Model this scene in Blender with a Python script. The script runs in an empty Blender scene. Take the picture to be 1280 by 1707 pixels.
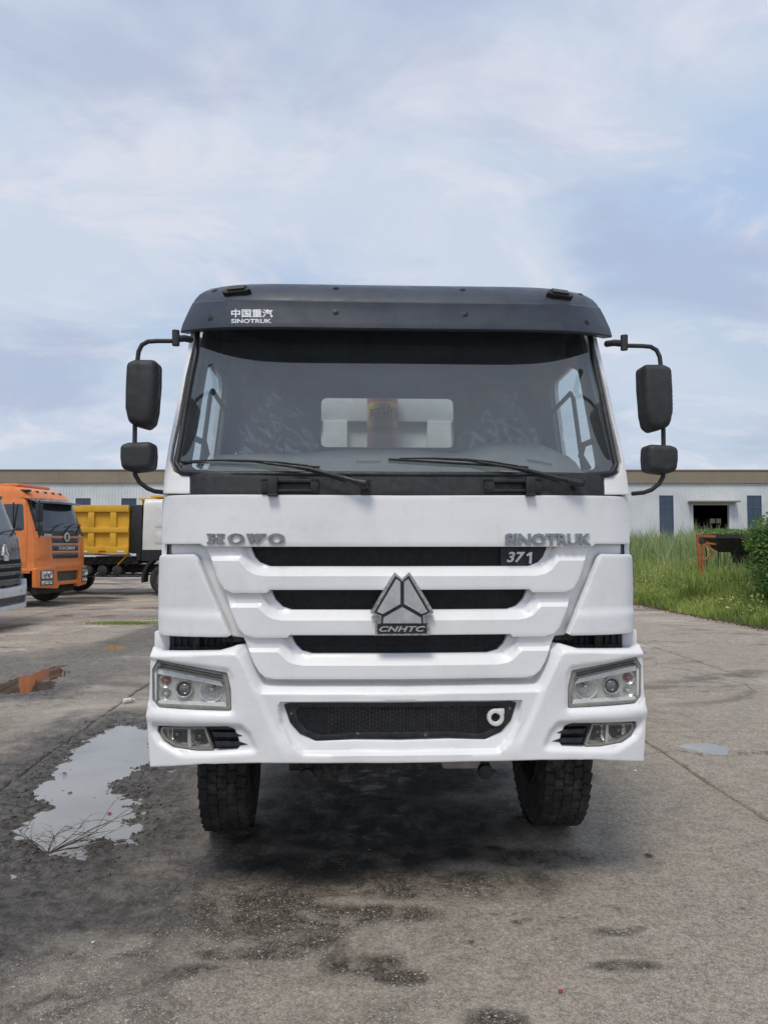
import bpy, bmesh, math, random
import numpy as np
from mathutils import Vector, Matrix, Euler
from mathutils.bvhtree import BVHTree
from mathutils.geometry import delaunay_2d_cdt

random.seed(7)
np.random.seed(7)
C = bpy.context.scene.collection
S = bpy.context.scene
PI = math.pi
R = math.radians

# ------------------------------------------------------------------ camera
FPX, CH, PITCH = 1184.0, 1.78, R(2.5)
cam_d = bpy.data.cameras.new('camera')
cam = bpy.data.objects.new('camera', cam_d)
C.objects.link(cam)
cam.location = (0, 0, CH)
cam.rotation_euler = (R(90) + PITCH, 0, 0)
cam_d.sensor_fit = 'VERTICAL'
cam_d.sensor_height = 36.0
cam_d.sensor_width = 27.0
cam_d.lens = 36.0 * FPX / 1707.0
cam_d.clip_start = 0.05
cam_d.clip_end = 3000
S.camera = cam

# ------------------------------------------------------------------ world / sky
SUN_EL, SUN_AZ = R(61), R(200)      # the sun stands high behind the camera, veiled by cloud
w = bpy.data.worlds.new('World')
S.world = w
w.use_nodes = True
nt = w.node_tree
nt.nodes.clear()
def wn(t, **k):
    n = nt.nodes.new(t)
    for a, b in k.items():
        setattr(n, a, b)
    return n
out = wn('ShaderNodeOutputWorld')
bg = wn('ShaderNodeBackground')
bg.inputs[1].default_value = 0.1
sky = wn('ShaderNodeTexSky', sky_type='NISHITA', sun_disc=False)
sky.sun_elevation = SUN_EL
sky.sun_rotation = SUN_AZ
sky.air_density = 1.4
sky.dust_density = 2.0
sky.ozone_density = 1.5
tc = wn('ShaderNodeTexCoord')
sep = wn('ShaderNodeSeparateXYZ')
nt.links.new(tc.outputs['Generated'], sep.inputs[0])
# project the direction on a cloud deck so clouds flatten towards the horizon
zadd = wn('ShaderNodeMath', operation='ADD'); nt.links.new(sep.outputs[2], zadd.inputs[0]); zadd.inputs[1].default_value = 0.35
zmax = wn('ShaderNodeMath', operation='MAXIMUM'); nt.links.new(zadd.outputs[0], zmax.inputs[0]); zmax.inputs[1].default_value = 0.12
dx = wn('ShaderNodeMath', operation='DIVIDE'); nt.links.new(sep.outputs[0], dx.inputs[0]); nt.links.new(zmax.outputs[0], dx.inputs[1])
dy = wn('ShaderNodeMath', operation='DIVIDE'); nt.links.new(sep.outputs[1], dy.inputs[0]); nt.links.new(zmax.outputs[0], dy.inputs[1])
cmb = wn('ShaderNodeCombineXYZ'); nt.links.new(dx.outputs[0], cmb.inputs[0]); nt.links.new(dy.outputs[0], cmb.inputs[1])
rotm = wn('ShaderNodeMapping'); nt.links.new(cmb.outputs[0], rotm.inputs[0])
rotm.inputs['Rotation'].default_value = (0, 0, R(-35)); rotm.inputs['Scale'].default_value = (1.0, 1.55, 1.0)
def wnoise(scale, detail, rough, dist, off):
    m = wn('ShaderNodeMapping'); m.inputs['Location'].default_value = off
    nt.links.new(rotm.outputs[0], m.inputs[0])
    n = wn('ShaderNodeTexNoise'); n.inputs['Scale'].default_value = scale; n.inputs['Detail'].default_value = detail
    n.inputs['Roughness'].default_value = rough; n.inputs['Distortion'].default_value = dist
    nt.links.new(m.outputs[0], n.inputs['Vector'])
    return n
def wramp(src, stops):
    r = wn('ShaderNodeValToRGB')
    e = r.color_ramp.elements
    e[0].position, e[0].color = stops[0][0], stops[0][1]
    e[1].position, e[1].color = stops[1][0], stops[1][1]
    for p, c in stops[2:]:
        x = e.new(p); x.color = c
    r.color_ramp.interpolation = 'EASE'
    nt.links.new(src, r.inputs[0])
    return r
def wmix(a, b, fac):
    m = wn('ShaderNodeMix', data_type='RGBA')
    for s, v in ((0, fac), (6, a), (7, b)):
        if isinstance(v, (float, int)): m.inputs[s].default_value = v
        elif isinstance(v, tuple): m.inputs[s].default_value = v
        else: nt.links.new(v, m.inputs[s])
    return m.outputs[2]
n1 = wnoise(1.15, 6, 0.52, 0.3, (2.3, 5.1, 0.0))
n2 = wnoise(2.7, 10, 0.62, 0.6, (7.3, 1.1, 3.0))
n3 = wnoise(1.9, 7, 0.55, 0.4, (1.0, 9.4, 6.0))
r1 = wramp(n1.outputs[0], [(0.40, (0, 0, 0, 1)), (0.60, (1, 1, 1, 1))])
r2 = wramp(n2.outputs[0], [(0.47, (0, 0, 0, 1)), (0.66, (1, 1, 1, 1))])
r3 = wramp(n3.outputs[0], [(0.46, (0, 0, 0, 1)), (0.64, (1, 1, 1, 1))])
# elevation gradient of the veil
rz = wramp(sep.outputs[2], [(0.0, (5.4, 6.25, 7.3, 1)), (0.22, (5.1, 6.15, 7.6, 1)), (0.42, (4.5, 5.8, 8.0, 1)), (0.75, (3.8, 5.0, 7.3, 1))])
veil = wmix(sky.outputs[0], rz.outputs[0], 0.9)
pale = wmix(veil, (5.75, 6.5, 7.7, 1), r1.outputs[0])
f2 = wn('ShaderNodeMath', operation='MULTIPLY'); nt.links.new(r2.outputs[0], f2.inputs[0]); f2.inputs[1].default_value = 0.8
wisp = wmix(pale, (7.1, 7.2, 8.1, 1), f2.outputs[0])
f3 = wn('ShaderNodeMath', operation='MULTIPLY'); nt.links.new(r3.outputs[0], f3.inputs[0]); f3.inputs[1].default_value = 0.7
grey = wmix(wisp, (4.1, 4.75, 6.5, 1), f3.outputs[0])
nt.links.new(grey, bg.inputs[0])
nt.links.new(bg.outputs[0], out.inputs[0])

# ------------------------------------------------------------------ sun
sd = bpy.data.lights.new('sun', 'SUN')
sd.energy = 2.1
sd.angle = R(18)
sd.color = (1.0, 0.93, 0.84)
so = bpy.data.objects.new('sun', sd)
C.objects.link(so)
# direction the light comes from: behind the camera, a little to the left
sdir = Vector((math.sin(R(-160)) * math.cos(SUN_EL), math.cos(R(-160)) * math.cos(SUN_EL), math.sin(SUN_EL)))
so.rotation_euler = sdir.to_track_quat('Z', 'Y').to_euler()
so.location = sdir * 30

S.view_settings.view_transform = 'Standard'
S.view_settings.look = 'None'
S.view_settings.exposure = 0.06
S.view_settings.gamma = 1.0
S.view_settings.use_curve_mapping = False
S.render.engine = 'CYCLES'
S.cycles.max_bounces = 8
S.cycles.transparent_max_bounces = 12

# ------------------------------------------------------------------ node material helper
MATS = {}
class MT:
    def __init__(s, name):
        s.m = bpy.data.materials.new(name); s.m.use_nodes = True
        s.t = s.m.node_tree
        s.b = s.t.nodes['Principled BSDF']; s.out = s.t.nodes['Material Output']
        MATS[name] = s.m
    def n(s, typ, **k):
        n = s.t.nodes.new(typ)
        for a, b in k.items(): setattr(n, a, b)
        return n
    def link(s, a, b): s.t.links.new(a, b)
    def set(s, sock, v):
        if isinstance(v, (int, float, tuple)): sock.default_value = v
        else: s.t.links.new(v, sock)
    def coord(s, kind='Object'):
        return s.n('ShaderNodeTexCoord').outputs[kind]
    def geo(s): return s.n('ShaderNodeNewGeometry').outputs['Position']
    def mapping(s, v, scale=(1, 1, 1), loc=(0, 0, 0), rot=(0, 0, 0)):
        m = s.n('ShaderNodeMapping'); s.link(v, m.inputs[0])
        m.inputs['Scale'].default_value = scale; m.inputs['Location'].default_value = loc; m.inputs['Rotation'].default_value = rot
        return m.outputs[0]
    def noise(s, v, scale, detail=4, rough=0.55, dist=0.0):
        n = s.n('ShaderNodeTexNoise'); s.link(v, n.inputs['Vector'])
        n.inputs['Scale'].default_value = scale; n.inputs['Detail'].default_value = detail
        n.inputs['Roughness'].default_value = rough; n.inputs['Distortion'].default_value = dist
        return n.outputs[0]
    def vor(s, v, scale, feature='F1', rnd=1.0):
        n = s.n('ShaderNodeTexVoronoi', feature=feature); s.link(v, n.inputs['Vector'])
        n.inputs['Scale'].default_value = scale; n.inputs['Randomness'].default_value = rnd
        return n
    def ramp(s, v, a, b, ca=0.0, cb=1.0):
        n = s.n('ShaderNodeMapRange', interpolation_type='SMOOTHSTEP'); s.link(v, n.inputs[0])
        n.inputs[1].default_value = a; n.inputs[2].default_value = b
        n.inputs[3].default_value = ca; n.inputs[4].default_value = cb
        return n.outputs[0]
    def mix(s, a, b, f):
        m = s.n('ShaderNodeMix', data_type='RGBA')
        s.set(m.inputs[0], f); s.set(m.inputs[6], a); s.set(m.inputs[7], b)
        return m.outputs[2]
    def math(s, op, a, b=0.0, c=0.0, clamp=False):
        m = s.n('ShaderNodeMath', operation=op, use_clamp=clamp)
        s.set(m.inputs[0], a); s.set(m.inputs[1], b)
        if op == 'MULTIPLY_ADD': s.set(m.inputs[2], c)
        return m.outputs[0]
    def attr(s, name):
        return s.n('ShaderNodeAttribute', attribute_name=name)
    def bump(s, h, strength=0.3, dist=0.01):
        b = s.n('ShaderNodeBump'); s.link(h, b.inputs['Height'])
        b.inputs['Strength'].default_value = strength; b.inputs['Distance'].default_value = dist
        s.link(b.outputs[0], s.b.inputs['Normal'])
    def p(s, **k):
        nm = {'col': 'Base Color', 'rough': 'Roughness', 'metal': 'Metallic', 'ior': 'IOR', 'coat': 'Coat Weight', 'coatr': 'Coat Roughness',
              'trans': 'Transmission Weight', 'spec': 'Specular IOR Level', 'alpha': 'Alpha', 'emis': 'Emission Strength', 'ecol': 'Emission Color', 'sss': 'Subsurface Weight'}
        for a, v in k.items(): s.set(s.b.inputs[nm[a]], v)
        return s.m
def c4(r, g, b): return (r, g, b, 1.0)
def srgb(r, g, b):
    f = lambda v: (v / 255 / 12.92) if v / 255 <= 0.04045 else ((v / 255 + 0.055) / 1.055) ** 2.4
    return (f(r), f(g), f(b), 1.0)

def worn(name, col, rough=0.5, metal=0.0, var=0.25, scale=6.0, bump=0.0, bs=80.0, coat=0.0, dust=0.0, spec=0.5, dustcol=(0.30, 0.27, 0.23, 1)):
    """general purpose surface with uneven tone, gloss and a film of dust"""
    m = MT(name)
    v = m.coord()
    a = m.noise(v, scale, 6, 0.6)
    dark = tuple(x * (1 - var) for x in col[:3]) + (1,)
    light = tuple(min(1, x * (1 + var * 0.6)) for x in col[:3]) + (1,)
    c = m.mix(dark, light, m.ramp(a, 0.35, 0.65))
    if dust > 0:
        d = m.noise(v, scale * 3.1, 8, 0.7)
        c = m.mix(c, dustcol, m.math('MULTIPLY', m.ramp(d, 0.38, 0.72), dust))
    r = m.ramp(m.noise(v, scale * 2.3, 5, 0.6), 0.3, 0.7, max(0.02, rough - 0.1), min(1, rough + 0.12))
    m.p(col=c, rough=r, metal=metal, coat=coat, spec=spec)
    if coat: m.p(coatr=0.08)
    if bump: m.bump(m.noise(v, bs, 4, 0.6), bump, 0.004)
    return m.m

# ------------------------------------------------------------------ materials
def mat_white_paint():
    m = MT('white_paint')
    v = m.coord()
    a = m.noise(m.mapping(v, (1, 1, 1.0)), 2.6, 7, 0.62, 0.6)
    streak = m.noise(m.mapping(v, (14, 14, 0.9)), 3.0, 6, 0.65)
    fine = m.noise(v, 90, 3, 0.6)
    c = m.mix(c4(0.80, 0.805, 0.805), c4(0.72, 0.725, 0.725), m.ramp(a, 0.40, 0.75))
    c = m.mix(c, c4(0.46, 0.44, 0.40), m.math('MULTIPLY', m.ramp(streak, 0.54, 0.82), 0.16))
    c = m.mix(c, c4(0.44, 0.43, 0.41), m.math('MULTIPLY', m.ramp(m.noise(m.mapping(v, (1, 1, 1.6)), 6.5, 9, 0.72, 0.8), 0.53, 0.78), 0.26))
    sp = m.vor(v, 70).outputs[0]
    spn = m.noise(v, 7, 3)
    speck = m.math('MULTIPLY', m.ramp(sp, 0.10, 0.04), m.ramp(spn, 0.55, 0.7))
    c = m.mix(c, c4(0.25, 0.22, 0.19), m.math('MULTIPLY', speck, 0.55))
    r = m.ramp(a, 0.3, 0.7, 0.30, 0.46)
    m.p(col=c, rough=r, coat=0.25, coatr=0.12)
    h = m.math('ADD', m.noise(v, 5, 3), m.math('MULTIPLY', fine, 0.08))
    m.bump(h, 0.10, 0.02)
mat_white_paint()
worn('visor_paint', srgb(48, 55, 67), rough=0.46, var=0.15, scale=4, dust=0.04, coat=0.05, bump=0.05, bs=120)
worn('black_plastic', c4(0.014, 0.015, 0.018), rough=0.5, var=0.3, scale=9, dust=0.07, bump=0.12, bs=300)
worn('grille_black', c4(0.012, 0.014, 0.020), rough=0.45, var=0.3, scale=12, dust=0.08)
worn('mirror_plastic', c4(0.022, 0.024, 0.027), rough=0.62, var=0.2, scale=7, dust=0.05, bump=0.2, bs=500)
worn('underbody', c4(0.02, 0.019, 0.018), rough=0.75, var=0.4, scale=9, dust=0.25, bump=0.4, bs=60)
worn('gasket_grey', c4(0.26, 0.255, 0.235), rough=0.7, var=0.2, scale=20, dust=0.2)
worn('chrome', c4(0.70, 0.69, 0.66), rough=0.22, metal=1.0, var=0.15, scale=30)
worn('badge_chrome', c4(0.36, 0.37, 0.38), rough=0.24, metal=0.95, var=0.15, scale=40)
worn('brushed_silver', c4(0.62, 0.63, 0.62), rough=0.36, metal=0.75, var=0.12, scale=14, dust=0.06, bump=0.06, bs=700)
worn('worn_chrome', c4(0.34, 0.34, 0.32), rough=0.38, metal=0.8, var=0.25, scale=60, dust=0.15)
worn('reflector', c4(0.80, 0.80, 0.78), rough=0.25, metal=0.75, var=0.15, scale=20, dust=0.2)
worn('lamp_shelf', c4(0.86, 0.87, 0.86), rough=0.3, var=0.1, scale=30)
worn('lamp_bezel', c4(0.62, 0.61, 0.57), rough=0.38, metal=0.25, var=0.12, scale=12, dust=0.12)
worn('interior_dark', c4(0.035, 0.037, 0.04), rough=0.85, var=0.2)
worn('headliner', c4(0.16, 0.165, 0.17), rough=0.9, var=0.15)
worn('door_trim', c4(0.10, 0.11, 0.115), rough=0.7, var=0.2)
worn('dash_grey', c4(0.17, 0.185, 0.18), rough=0.65, var=0.12, scale=6, dust=0.25)
worn('seat_fabric', c4(0.05, 0.052, 0.06), rough=0.9, var=0.3, scale=12)
worn('cylinder_orange', c4(0.50, 0.095, 0.03), rough=0.42, var=0.15, dust=0.05)
worn('label_yellow', c4(0.62, 0.42, 0.06), rough=0.5, var=0.1)
worn('label_red', c4(0.40, 0.03, 0.025), rough=0.5, var=0.1)
worn('box_pale', c4(0.70, 0.71, 0.70), rough=0.55, var=0.12, scale=4, dust=0.12)
worn('tank_plastic', c4(0.42, 0.41, 0.36), rough=0.5, var=0.25, scale=8, dust=0.3)
worn('white_hose', c4(0.66, 0.66, 0.62), rough=0.5, var=0.1)
worn('decal_white', c4(0.72, 0.74, 0.76), rough=0.5, var=0.1, scale=60)
worn('amber_dark', c4(0.06, 0.055, 0.035), rough=0.2, var=0.2)
worn('radiator', c4(0.05, 0.055, 0.06), rough=0.5, metal=0.5, var=0.4, scale=20, dust=0.3)
worn('bolt_steel', c4(0.30, 0.30, 0.30), rough=0.4, metal=0.9, var=0.3, scale=40)

def mat_rubber():
    m = MT('tyre_rubber'); v = m.coord()
    a = m.noise(v, 5, 7, 0.65)
    c = m.mix(c4(0.018, 0.018, 0.019), c4(0.045, 0.040, 0.034), m.ramp(a, 0.4, 0.7))
    c = m.mix(c, c4(0.13, 0.11, 0.085), m.math('MULTIPLY', m.ramp(m.noise(v, 14, 8, 0.7), 0.45, 0.72), 0.6))
    m.p(col=c, rough=0.85); m.bump(m.noise(v, 90, 4), 0.4, 0.004)
mat_rubber()

def mat_glass(name, tint, ior, dust, dustcol, rough=0.0, drops=0.0):
    m = MT(name); m.t.nodes.remove(m.b)
    v = m.coord()
    tr = m.n('ShaderNodeBsdfTransparent'); tr.inputs[0].default_value = tint
    gl = m.n('ShaderNodeBsdfGlossy'); gl.inputs[0].default_value = c4(1, 1, 1); gl.inputs['Roughness'].default_value = rough
    # Schlick reflectance of a thin pane, the same from both of its sides
    ge = m.n('ShaderNodeNewGeometry'); dt = m.n('ShaderNodeVectorMath', operation='DOT_PRODUCT')
    m.link(ge.outputs['Incoming'], dt.inputs[0]); m.link(ge.outputs['Normal'], dt.inputs[1])
    cc = m.math('SUBTRACT', 1.0, m.math('ABSOLUTE', dt.outputs['Value']), clamp=True)
    f0 = ((ior - 1) / (ior + 1)) ** 2
    fres = m.math('MULTIPLY_ADD', m.math('POWER', cc, 5.0), 1 - f0, f0)
    mx = m.n('ShaderNodeMixShader'); m.link(fres, mx.inputs[0]); m.link(tr.outputs[0], mx.inputs[1]); m.link(gl.outputs[0], mx.inputs[2])
    df = m.n('ShaderNodeBsdfDiffuse'); df.inputs[0].default_value = dustcol
    f = m.math('MULTIPLY', m.ramp(m.noise(v, 3.5, 8, 0.65), 0.2, 0.85, 0.55, 1.3), dust)
    if drops:
        vo = m.vor(v, 42).outputs[0]
        ring = m.math('MULTIPLY', m.ramp(vo, 0.16, 0.10), m.ramp(m.noise(v, 3.1, 4, 0.6), 0.54, 0.66))
        f = m.math('ADD', f, m.math('MULTIPLY', ring, drops), clamp=True)
    m2 = m.n('ShaderNodeMixShader'); m.link(f, m2.inputs[0]); m.link(mx.outputs[0], m2.inputs[1]); m.link(df.outputs[0], m2.inputs[2])
    m.link(m2.outputs[0], m.out.inputs[0])
mat_glass('windscreen_glass', c4(0.80, 0.86, 0.87), 2.15, 0.055, c4(0.40, 0.43, 0.44), 0.02, 0.25)
mat_glass('hall_glass', c4(0.13, 0.12, 0.10), 1.3, 0.05, c4(0.3, 0.28, 0.24))
mat_glass('side_glass', c4(0.85, 0.90, 0.90), 1.5, 0.05, c4(0.5, 0.52, 0.5), 0.01, 0.5)
mat_glass('lamp_glass', c4(0.95, 0.96, 0.96), 1.5, 0.035, c4(0.6, 0.58, 0.5), 0.03)
mat_glass('clear_film', c4(0.86, 0.88, 0.90), 2.1, 0.12, c4(0.7, 0.72, 0.74), 0.2)
m = MT('dark_glass'); v = m.coord()
m.p(col=c4(0.03, 0.04, 0.05), rough=m.ramp(m.noise(v, 3, 4), 0.3, 0.7, 0.03, 0.12), ior=1.7)
m = MT('lens_glass'); m.p(col=c4(0.11, 0.12, 0.13), rough=0.04, ior=1.9)
m = MT('bulb_red'); m.p(col=c4(0.42, 0.13, 0.11), rough=0.2)
m = MT('void_black'); v = m.coord(); m.p(col=c4(0.004, 0.004, 0.005), rough=0.9)
# ------------------------------------------------------------------ object helpers
def tag(o, label=None, cat=None, group=None, kind=None):
    if label: o['label'] = label
    if cat: o['category'] = cat
    if group: o['group'] = group
    if kind: o['kind'] = kind
    return o
def empty(name, loc=(0, 0, 0), rz=0.0, label=None, cat=None, group=None):
    o = bpy.data.objects.new(name, None); C.objects.link(o)
    o.location = loc; o.rotation_euler = (0, 0, rz)
    o.empty_display_size = 0.2
    return tag(o, label, cat, group)
def link_mesh(name, me, parent=None, label=None):
    o = bpy.data.objects.new(name, me); C.objects.link(o)
    if parent: o.parent = parent
    if label: o['label'] = label
    return o
def smooth_by_angle(me, deg=35):
    me.polygons.foreach_set('use_smooth', [True] * len(me.polygons))
    bm = bmesh.new(); bm.from_mesh(me)
    lim = math.radians(deg)
    for e in bm.edges:
        if len(e.link_faces) == 2:
            e.smooth = e.calc_face_angle(0.0) < lim
        else: e.smooth = False
    bm.to_mesh(me); bm.free()
def build(name, verts, faces, mat, parent=None, smooth=35, label=None):
    me = bpy.data.meshes.new(name)
    me.from_pydata([tuple(v) for v in verts], [], faces)
    me.materials.append(MATS[mat])
    if smooth: smooth_by_angle(me, smooth)
    return link_mesh(name, me, parent, label)
def grid_mesh(name, X, Y, Z, mat, parent=None, attrs=None, smooth=True):
    """X,Y,Z arrays (n,m) -> one sheet"""
    n, m_ = X.shape
    me = bpy.data.meshes.new(name)
    co = np.stack([X, Y, Z], -1).reshape(-1, 3).astype(np.float32)
    i = np.arange(n * m_).reshape(n, m_)
    q = np.stack([i[:-1, :-1], i[:-1, 1:], i[1:, 1:], i[1:, :-1]], -1).reshape(-1, 4)
    me.vertices.add(len(co)); me.vertices.foreach_set('co', co.ravel())
    me.loops.add(q.size); me.loops.foreach_set('vertex_index', q.ravel().astype(np.int32))
    me.polygons.add(len(q)); me.polygons.foreach_set('loop_start', (np.arange(len(q)) * 4).astype(np.int32))
    me.update(calc_edges=True)
    me.polygons.foreach_set('use_smooth', [smooth] * len(q))
    me.materials.append(MATS[mat])
    if attrs:
        for k, a in attrs.items():
            at = me.attributes.new(k, 'FLOAT', 'POINT'); at.data.foreach_set('value', a.ravel().astype(np.float32))
    o = link_mesh(name, me, parent)
    return o
def tri_mesh(name, co, fc, mats, parent=None, midx=None, smooth=False):
    me = bpy.data.meshes.new(name)
    k = fc.shape[1]
    me.vertices.add(len(co)); me.vertices.foreach_set('co', co.astype(np.float32).ravel())
    me.loops.add(fc.size); me.loops.foreach_set('vertex_index', fc.astype(np.int32).ravel())
    me.polygons.add(len(fc)); me.polygons.foreach_set('loop_start', (np.arange(len(fc)) * k).astype(np.int32))
    me.update(calc_edges=True)
    for mt in mats: me.materials.append(MATS[mt])
    if midx is not None: me.polygons.foreach_set('material_index', midx.astype(np.int32))
    if smooth: me.polygons.foreach_set('use_smooth', [True] * len(fc))
    return link_mesh(name, me, parent)

class MB:
    def __init__(s): s.v = []; s.f = []
    def add(s, vs, fs):
        b = len(s.v); s.v += [tuple(x) for x in vs]; s.f += [tuple(b + i for i in f) for f in fs]; return s
    def box(s, c, d, bev=0.0, rot=None, taper=None):
        """box centred c, full sizes d, chamfer bev, optional Euler rot"""
        bm = bmesh.new(); bmesh.ops.create_cube(bm, size=1.0)
        for v in bm.verts:
            v.co = Vector((v.co.x * d[0], v.co.y * d[1], v.co.z * d[2]))
            if taper:
                k = 1 + (taper - 1) * (v.co.z / d[2] + 0.5)
                v.co.x *= k
        if bev > 0:
            bmesh.ops.bevel(bm, geom=list(bm.edges), offset=bev, segments=2, profile=0.6, affect='EDGES')
        mx = Euler(rot).to_matrix() if rot else None
        bm.verts.index_update()
        vs = []
        for v in bm.verts:
            p = v.co
            if mx: p = mx @ p
            vs.append((p.x + c[0], p.y + c[1], p.z + c[2]))
        fs = [tuple(v.index for v in f.verts) for f in bm.faces]
        bm.free()
        return s.add(vs, fs)
    def bx(s, x0, x1, y0, y1, z0, z1, bev=0.0):
        return s.box(((x0 + x1) / 2, (y0 + y1) / 2, (z0 + z1) / 2), (abs(x1 - x0), abs(y1 - y0), abs(z1 - z0)), bev)
    def tube(s, path, r, seg=10, caps=True, rs=None):
        P = [Vector(p) for p in path]; n = len(P)
        rings = []; up = None
        for i, p in enumerate(P):
            t = (P[min(i + 1, n - 1)] - P[max(i - 1, 0)]).normalized()
            if up is None:
                up = t.orthogonal().normalized()
            up = (up - t * up.dot(t)).normalized(); sd_ = t.cross(up)
            rr = rs[i] if rs else r
            rings.append([p + (up * math.cos(2 * PI * k / seg) + sd_ * math.sin(2 * PI * k / seg)) * rr for k in range(seg)])
        vs = [q for rg in rings for q in rg]; fs = []
        for i in range(n - 1):
            for k in range(seg):
                a = i * seg + k; b = i * seg + (k + 1) % seg
                fs.append((a, b, b + seg, a + seg))
        if caps:
            fs.append(tuple(range(seg))[::-1]); fs.append(tuple((n - 1) * seg + k for k in range(seg)))
        return s.add(vs, fs)
    def cyl(s, p0, p1, r, r1=None, seg=24):
        return s.tube([p0, p1], r, seg, True, [r, r1 if r1 is not None else r])
    def lathe(s, prof, c, axis=(0, -1, 0), seg=32, close=False):
        """prof: list of (radius, height along axis)"""
        ax = Vector(axis).normalized(); u = ax.orthogonal().normalized(); w_ = ax.cross(u); c = Vector(c)
        vs = []; fs = []
        for r, h in prof:
            for k in range(seg):
                a = 2 * PI * k / seg
                vs.append(c + ax * h + (u * math.cos(a) + w_ * math.sin(a)) * r)
        n = len(prof)
        for i in range(n - 1 if not close else n):
            j = (i + 1) % n
            for k in range(seg):
                k2 = (k + 1) % seg
                fs.append((i * seg + k, i * seg + k2, j * seg + k2, j * seg + k))
        return s.add(vs, fs)
    def prism(s, poly, mapf, d0, d1):
        """closed polygon poly [(u,v)] extruded between depths d0 and d1 through mapf(u,v,d)"""
        n = len(poly)
        vs = [mapf(u, v, d0) for u, v in poly] + [mapf(u, v, d1) for u, v in poly]
        fs = [tuple(range(n)), tuple(range(2 * n - 1, n - 1, -1))]
        for i in range(n):
            j = (i + 1) % n; fs.append((j, i, i + n, j + n))
        return s.add(vs, fs)
    def build(s, name, mat, parent=None, smooth=35, label=None):
        o = build(name, s.v, s.f, mat, parent, None, label)
        bm = bmesh.new(); bm.from_mesh(o.data); bmesh.ops.recalc_face_normals(bm, faces=bm.faces); bm.to_mesh(o.data); bm.free()
        if smooth: smooth_by_angle(o.data, smooth)
        return o

def round_poly(pts, default=0.0, seg=6):
    """pts: (x,y) or (x,y,r) ; returns polygon with rounded corners"""
    outp = []; n = len(pts)
    for i in range(n):
        p = Vector(pts[i][:2]); r = pts[i][2] if len(pts[i]) > 2 else default
        a = Vector(pts[i - 1][:2]) - p; b = Vector(pts[(i + 1) % n][:2]) - p
        if r <= 0 or a.length < 1e-6 or b.length < 1e-6: outp.append((p.x, p.y)); continue
        an, bn = a.normalized(), b.normalized()
        cosang = max(-1, min(1, an.dot(bn))); ang = math.acos(cosang)
        if ang > PI - 0.05: outp.append((p.x, p.y)); continue
        t = min(r / math.tan(ang / 2), a.length * 0.49, b.length * 0.49)
        p0, p1 = p + an * t, p + bn * t
        for k in range(seg + 1):
            q = k / seg
            # quadratic bezier
            z = p0 * (1 - q) ** 2 + p * 2 * q * (1 - q) + p1 * q * q
            outp.append((z.x, z.y))
    return outp
def seg_dist(P, poly, closed=True):
    """P (n,2) distances to polyline"""
    A = np.array(poly, float); B = np.roll(A, -1, 0)
    if not closed: A = A[:-1]; B = B[:-1]
    best = np.full(len(P), 1e9)
    for a, b in zip(A, B):
        ab = b - a; L = ab @ ab
        if L < 1e-14: continue
        t = np.clip(((P - a) @ ab) / L, 0, 1)
        d = np.hypot(*(P - a - t[:, None] * ab).T)
        best = np.minimum(best, d)
    return best
def inside(P, poly):
    A = np.array(poly, float); B = np.roll(A, -1, 0)
    c = np.zeros(len(P), bool)
    for a, b in zip(A, B):
        if a[1] == b[1]: continue
        k = ((a[1] > P[:, 1]) != (b[1] > P[:, 1])) & (P[:, 0] < (b[0] - a[0]) * (P[:, 1] - a[1]) / (b[1] - a[1]) + a[0])
        c ^= k
    return c
def sdist(P, poly):
    d = seg_dist(P, poly); return np.where(inside(P, poly), -d, d)
def resample(poly, step):
    outp = []; n = len(poly)
    for i in range(n):
        a, b = poly[i], poly[(i + 1) % n]
        L = math.hypot(b[0] - a[0], b[1] - a[1]); k = max(1, int(round(L / step)))
        for j in range(k): outp.append((a[0] + (b[0] - a[0]) * j / k, a[1] + (b[1] - a[1]) * j / k))
    return outp
def dedupe(poly, eps=1e-5):
    outp = []
    for p in poly:
        if not outp or math.hypot(p[0] - outp[-1][0], p[1] - outp[-1][1]) > eps: outp.append(p)
    if math.hypot(outp[0][0] - outp[-1][0], outp[0][1] - outp[-1][1]) < eps: outp.pop()
    return outp

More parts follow.
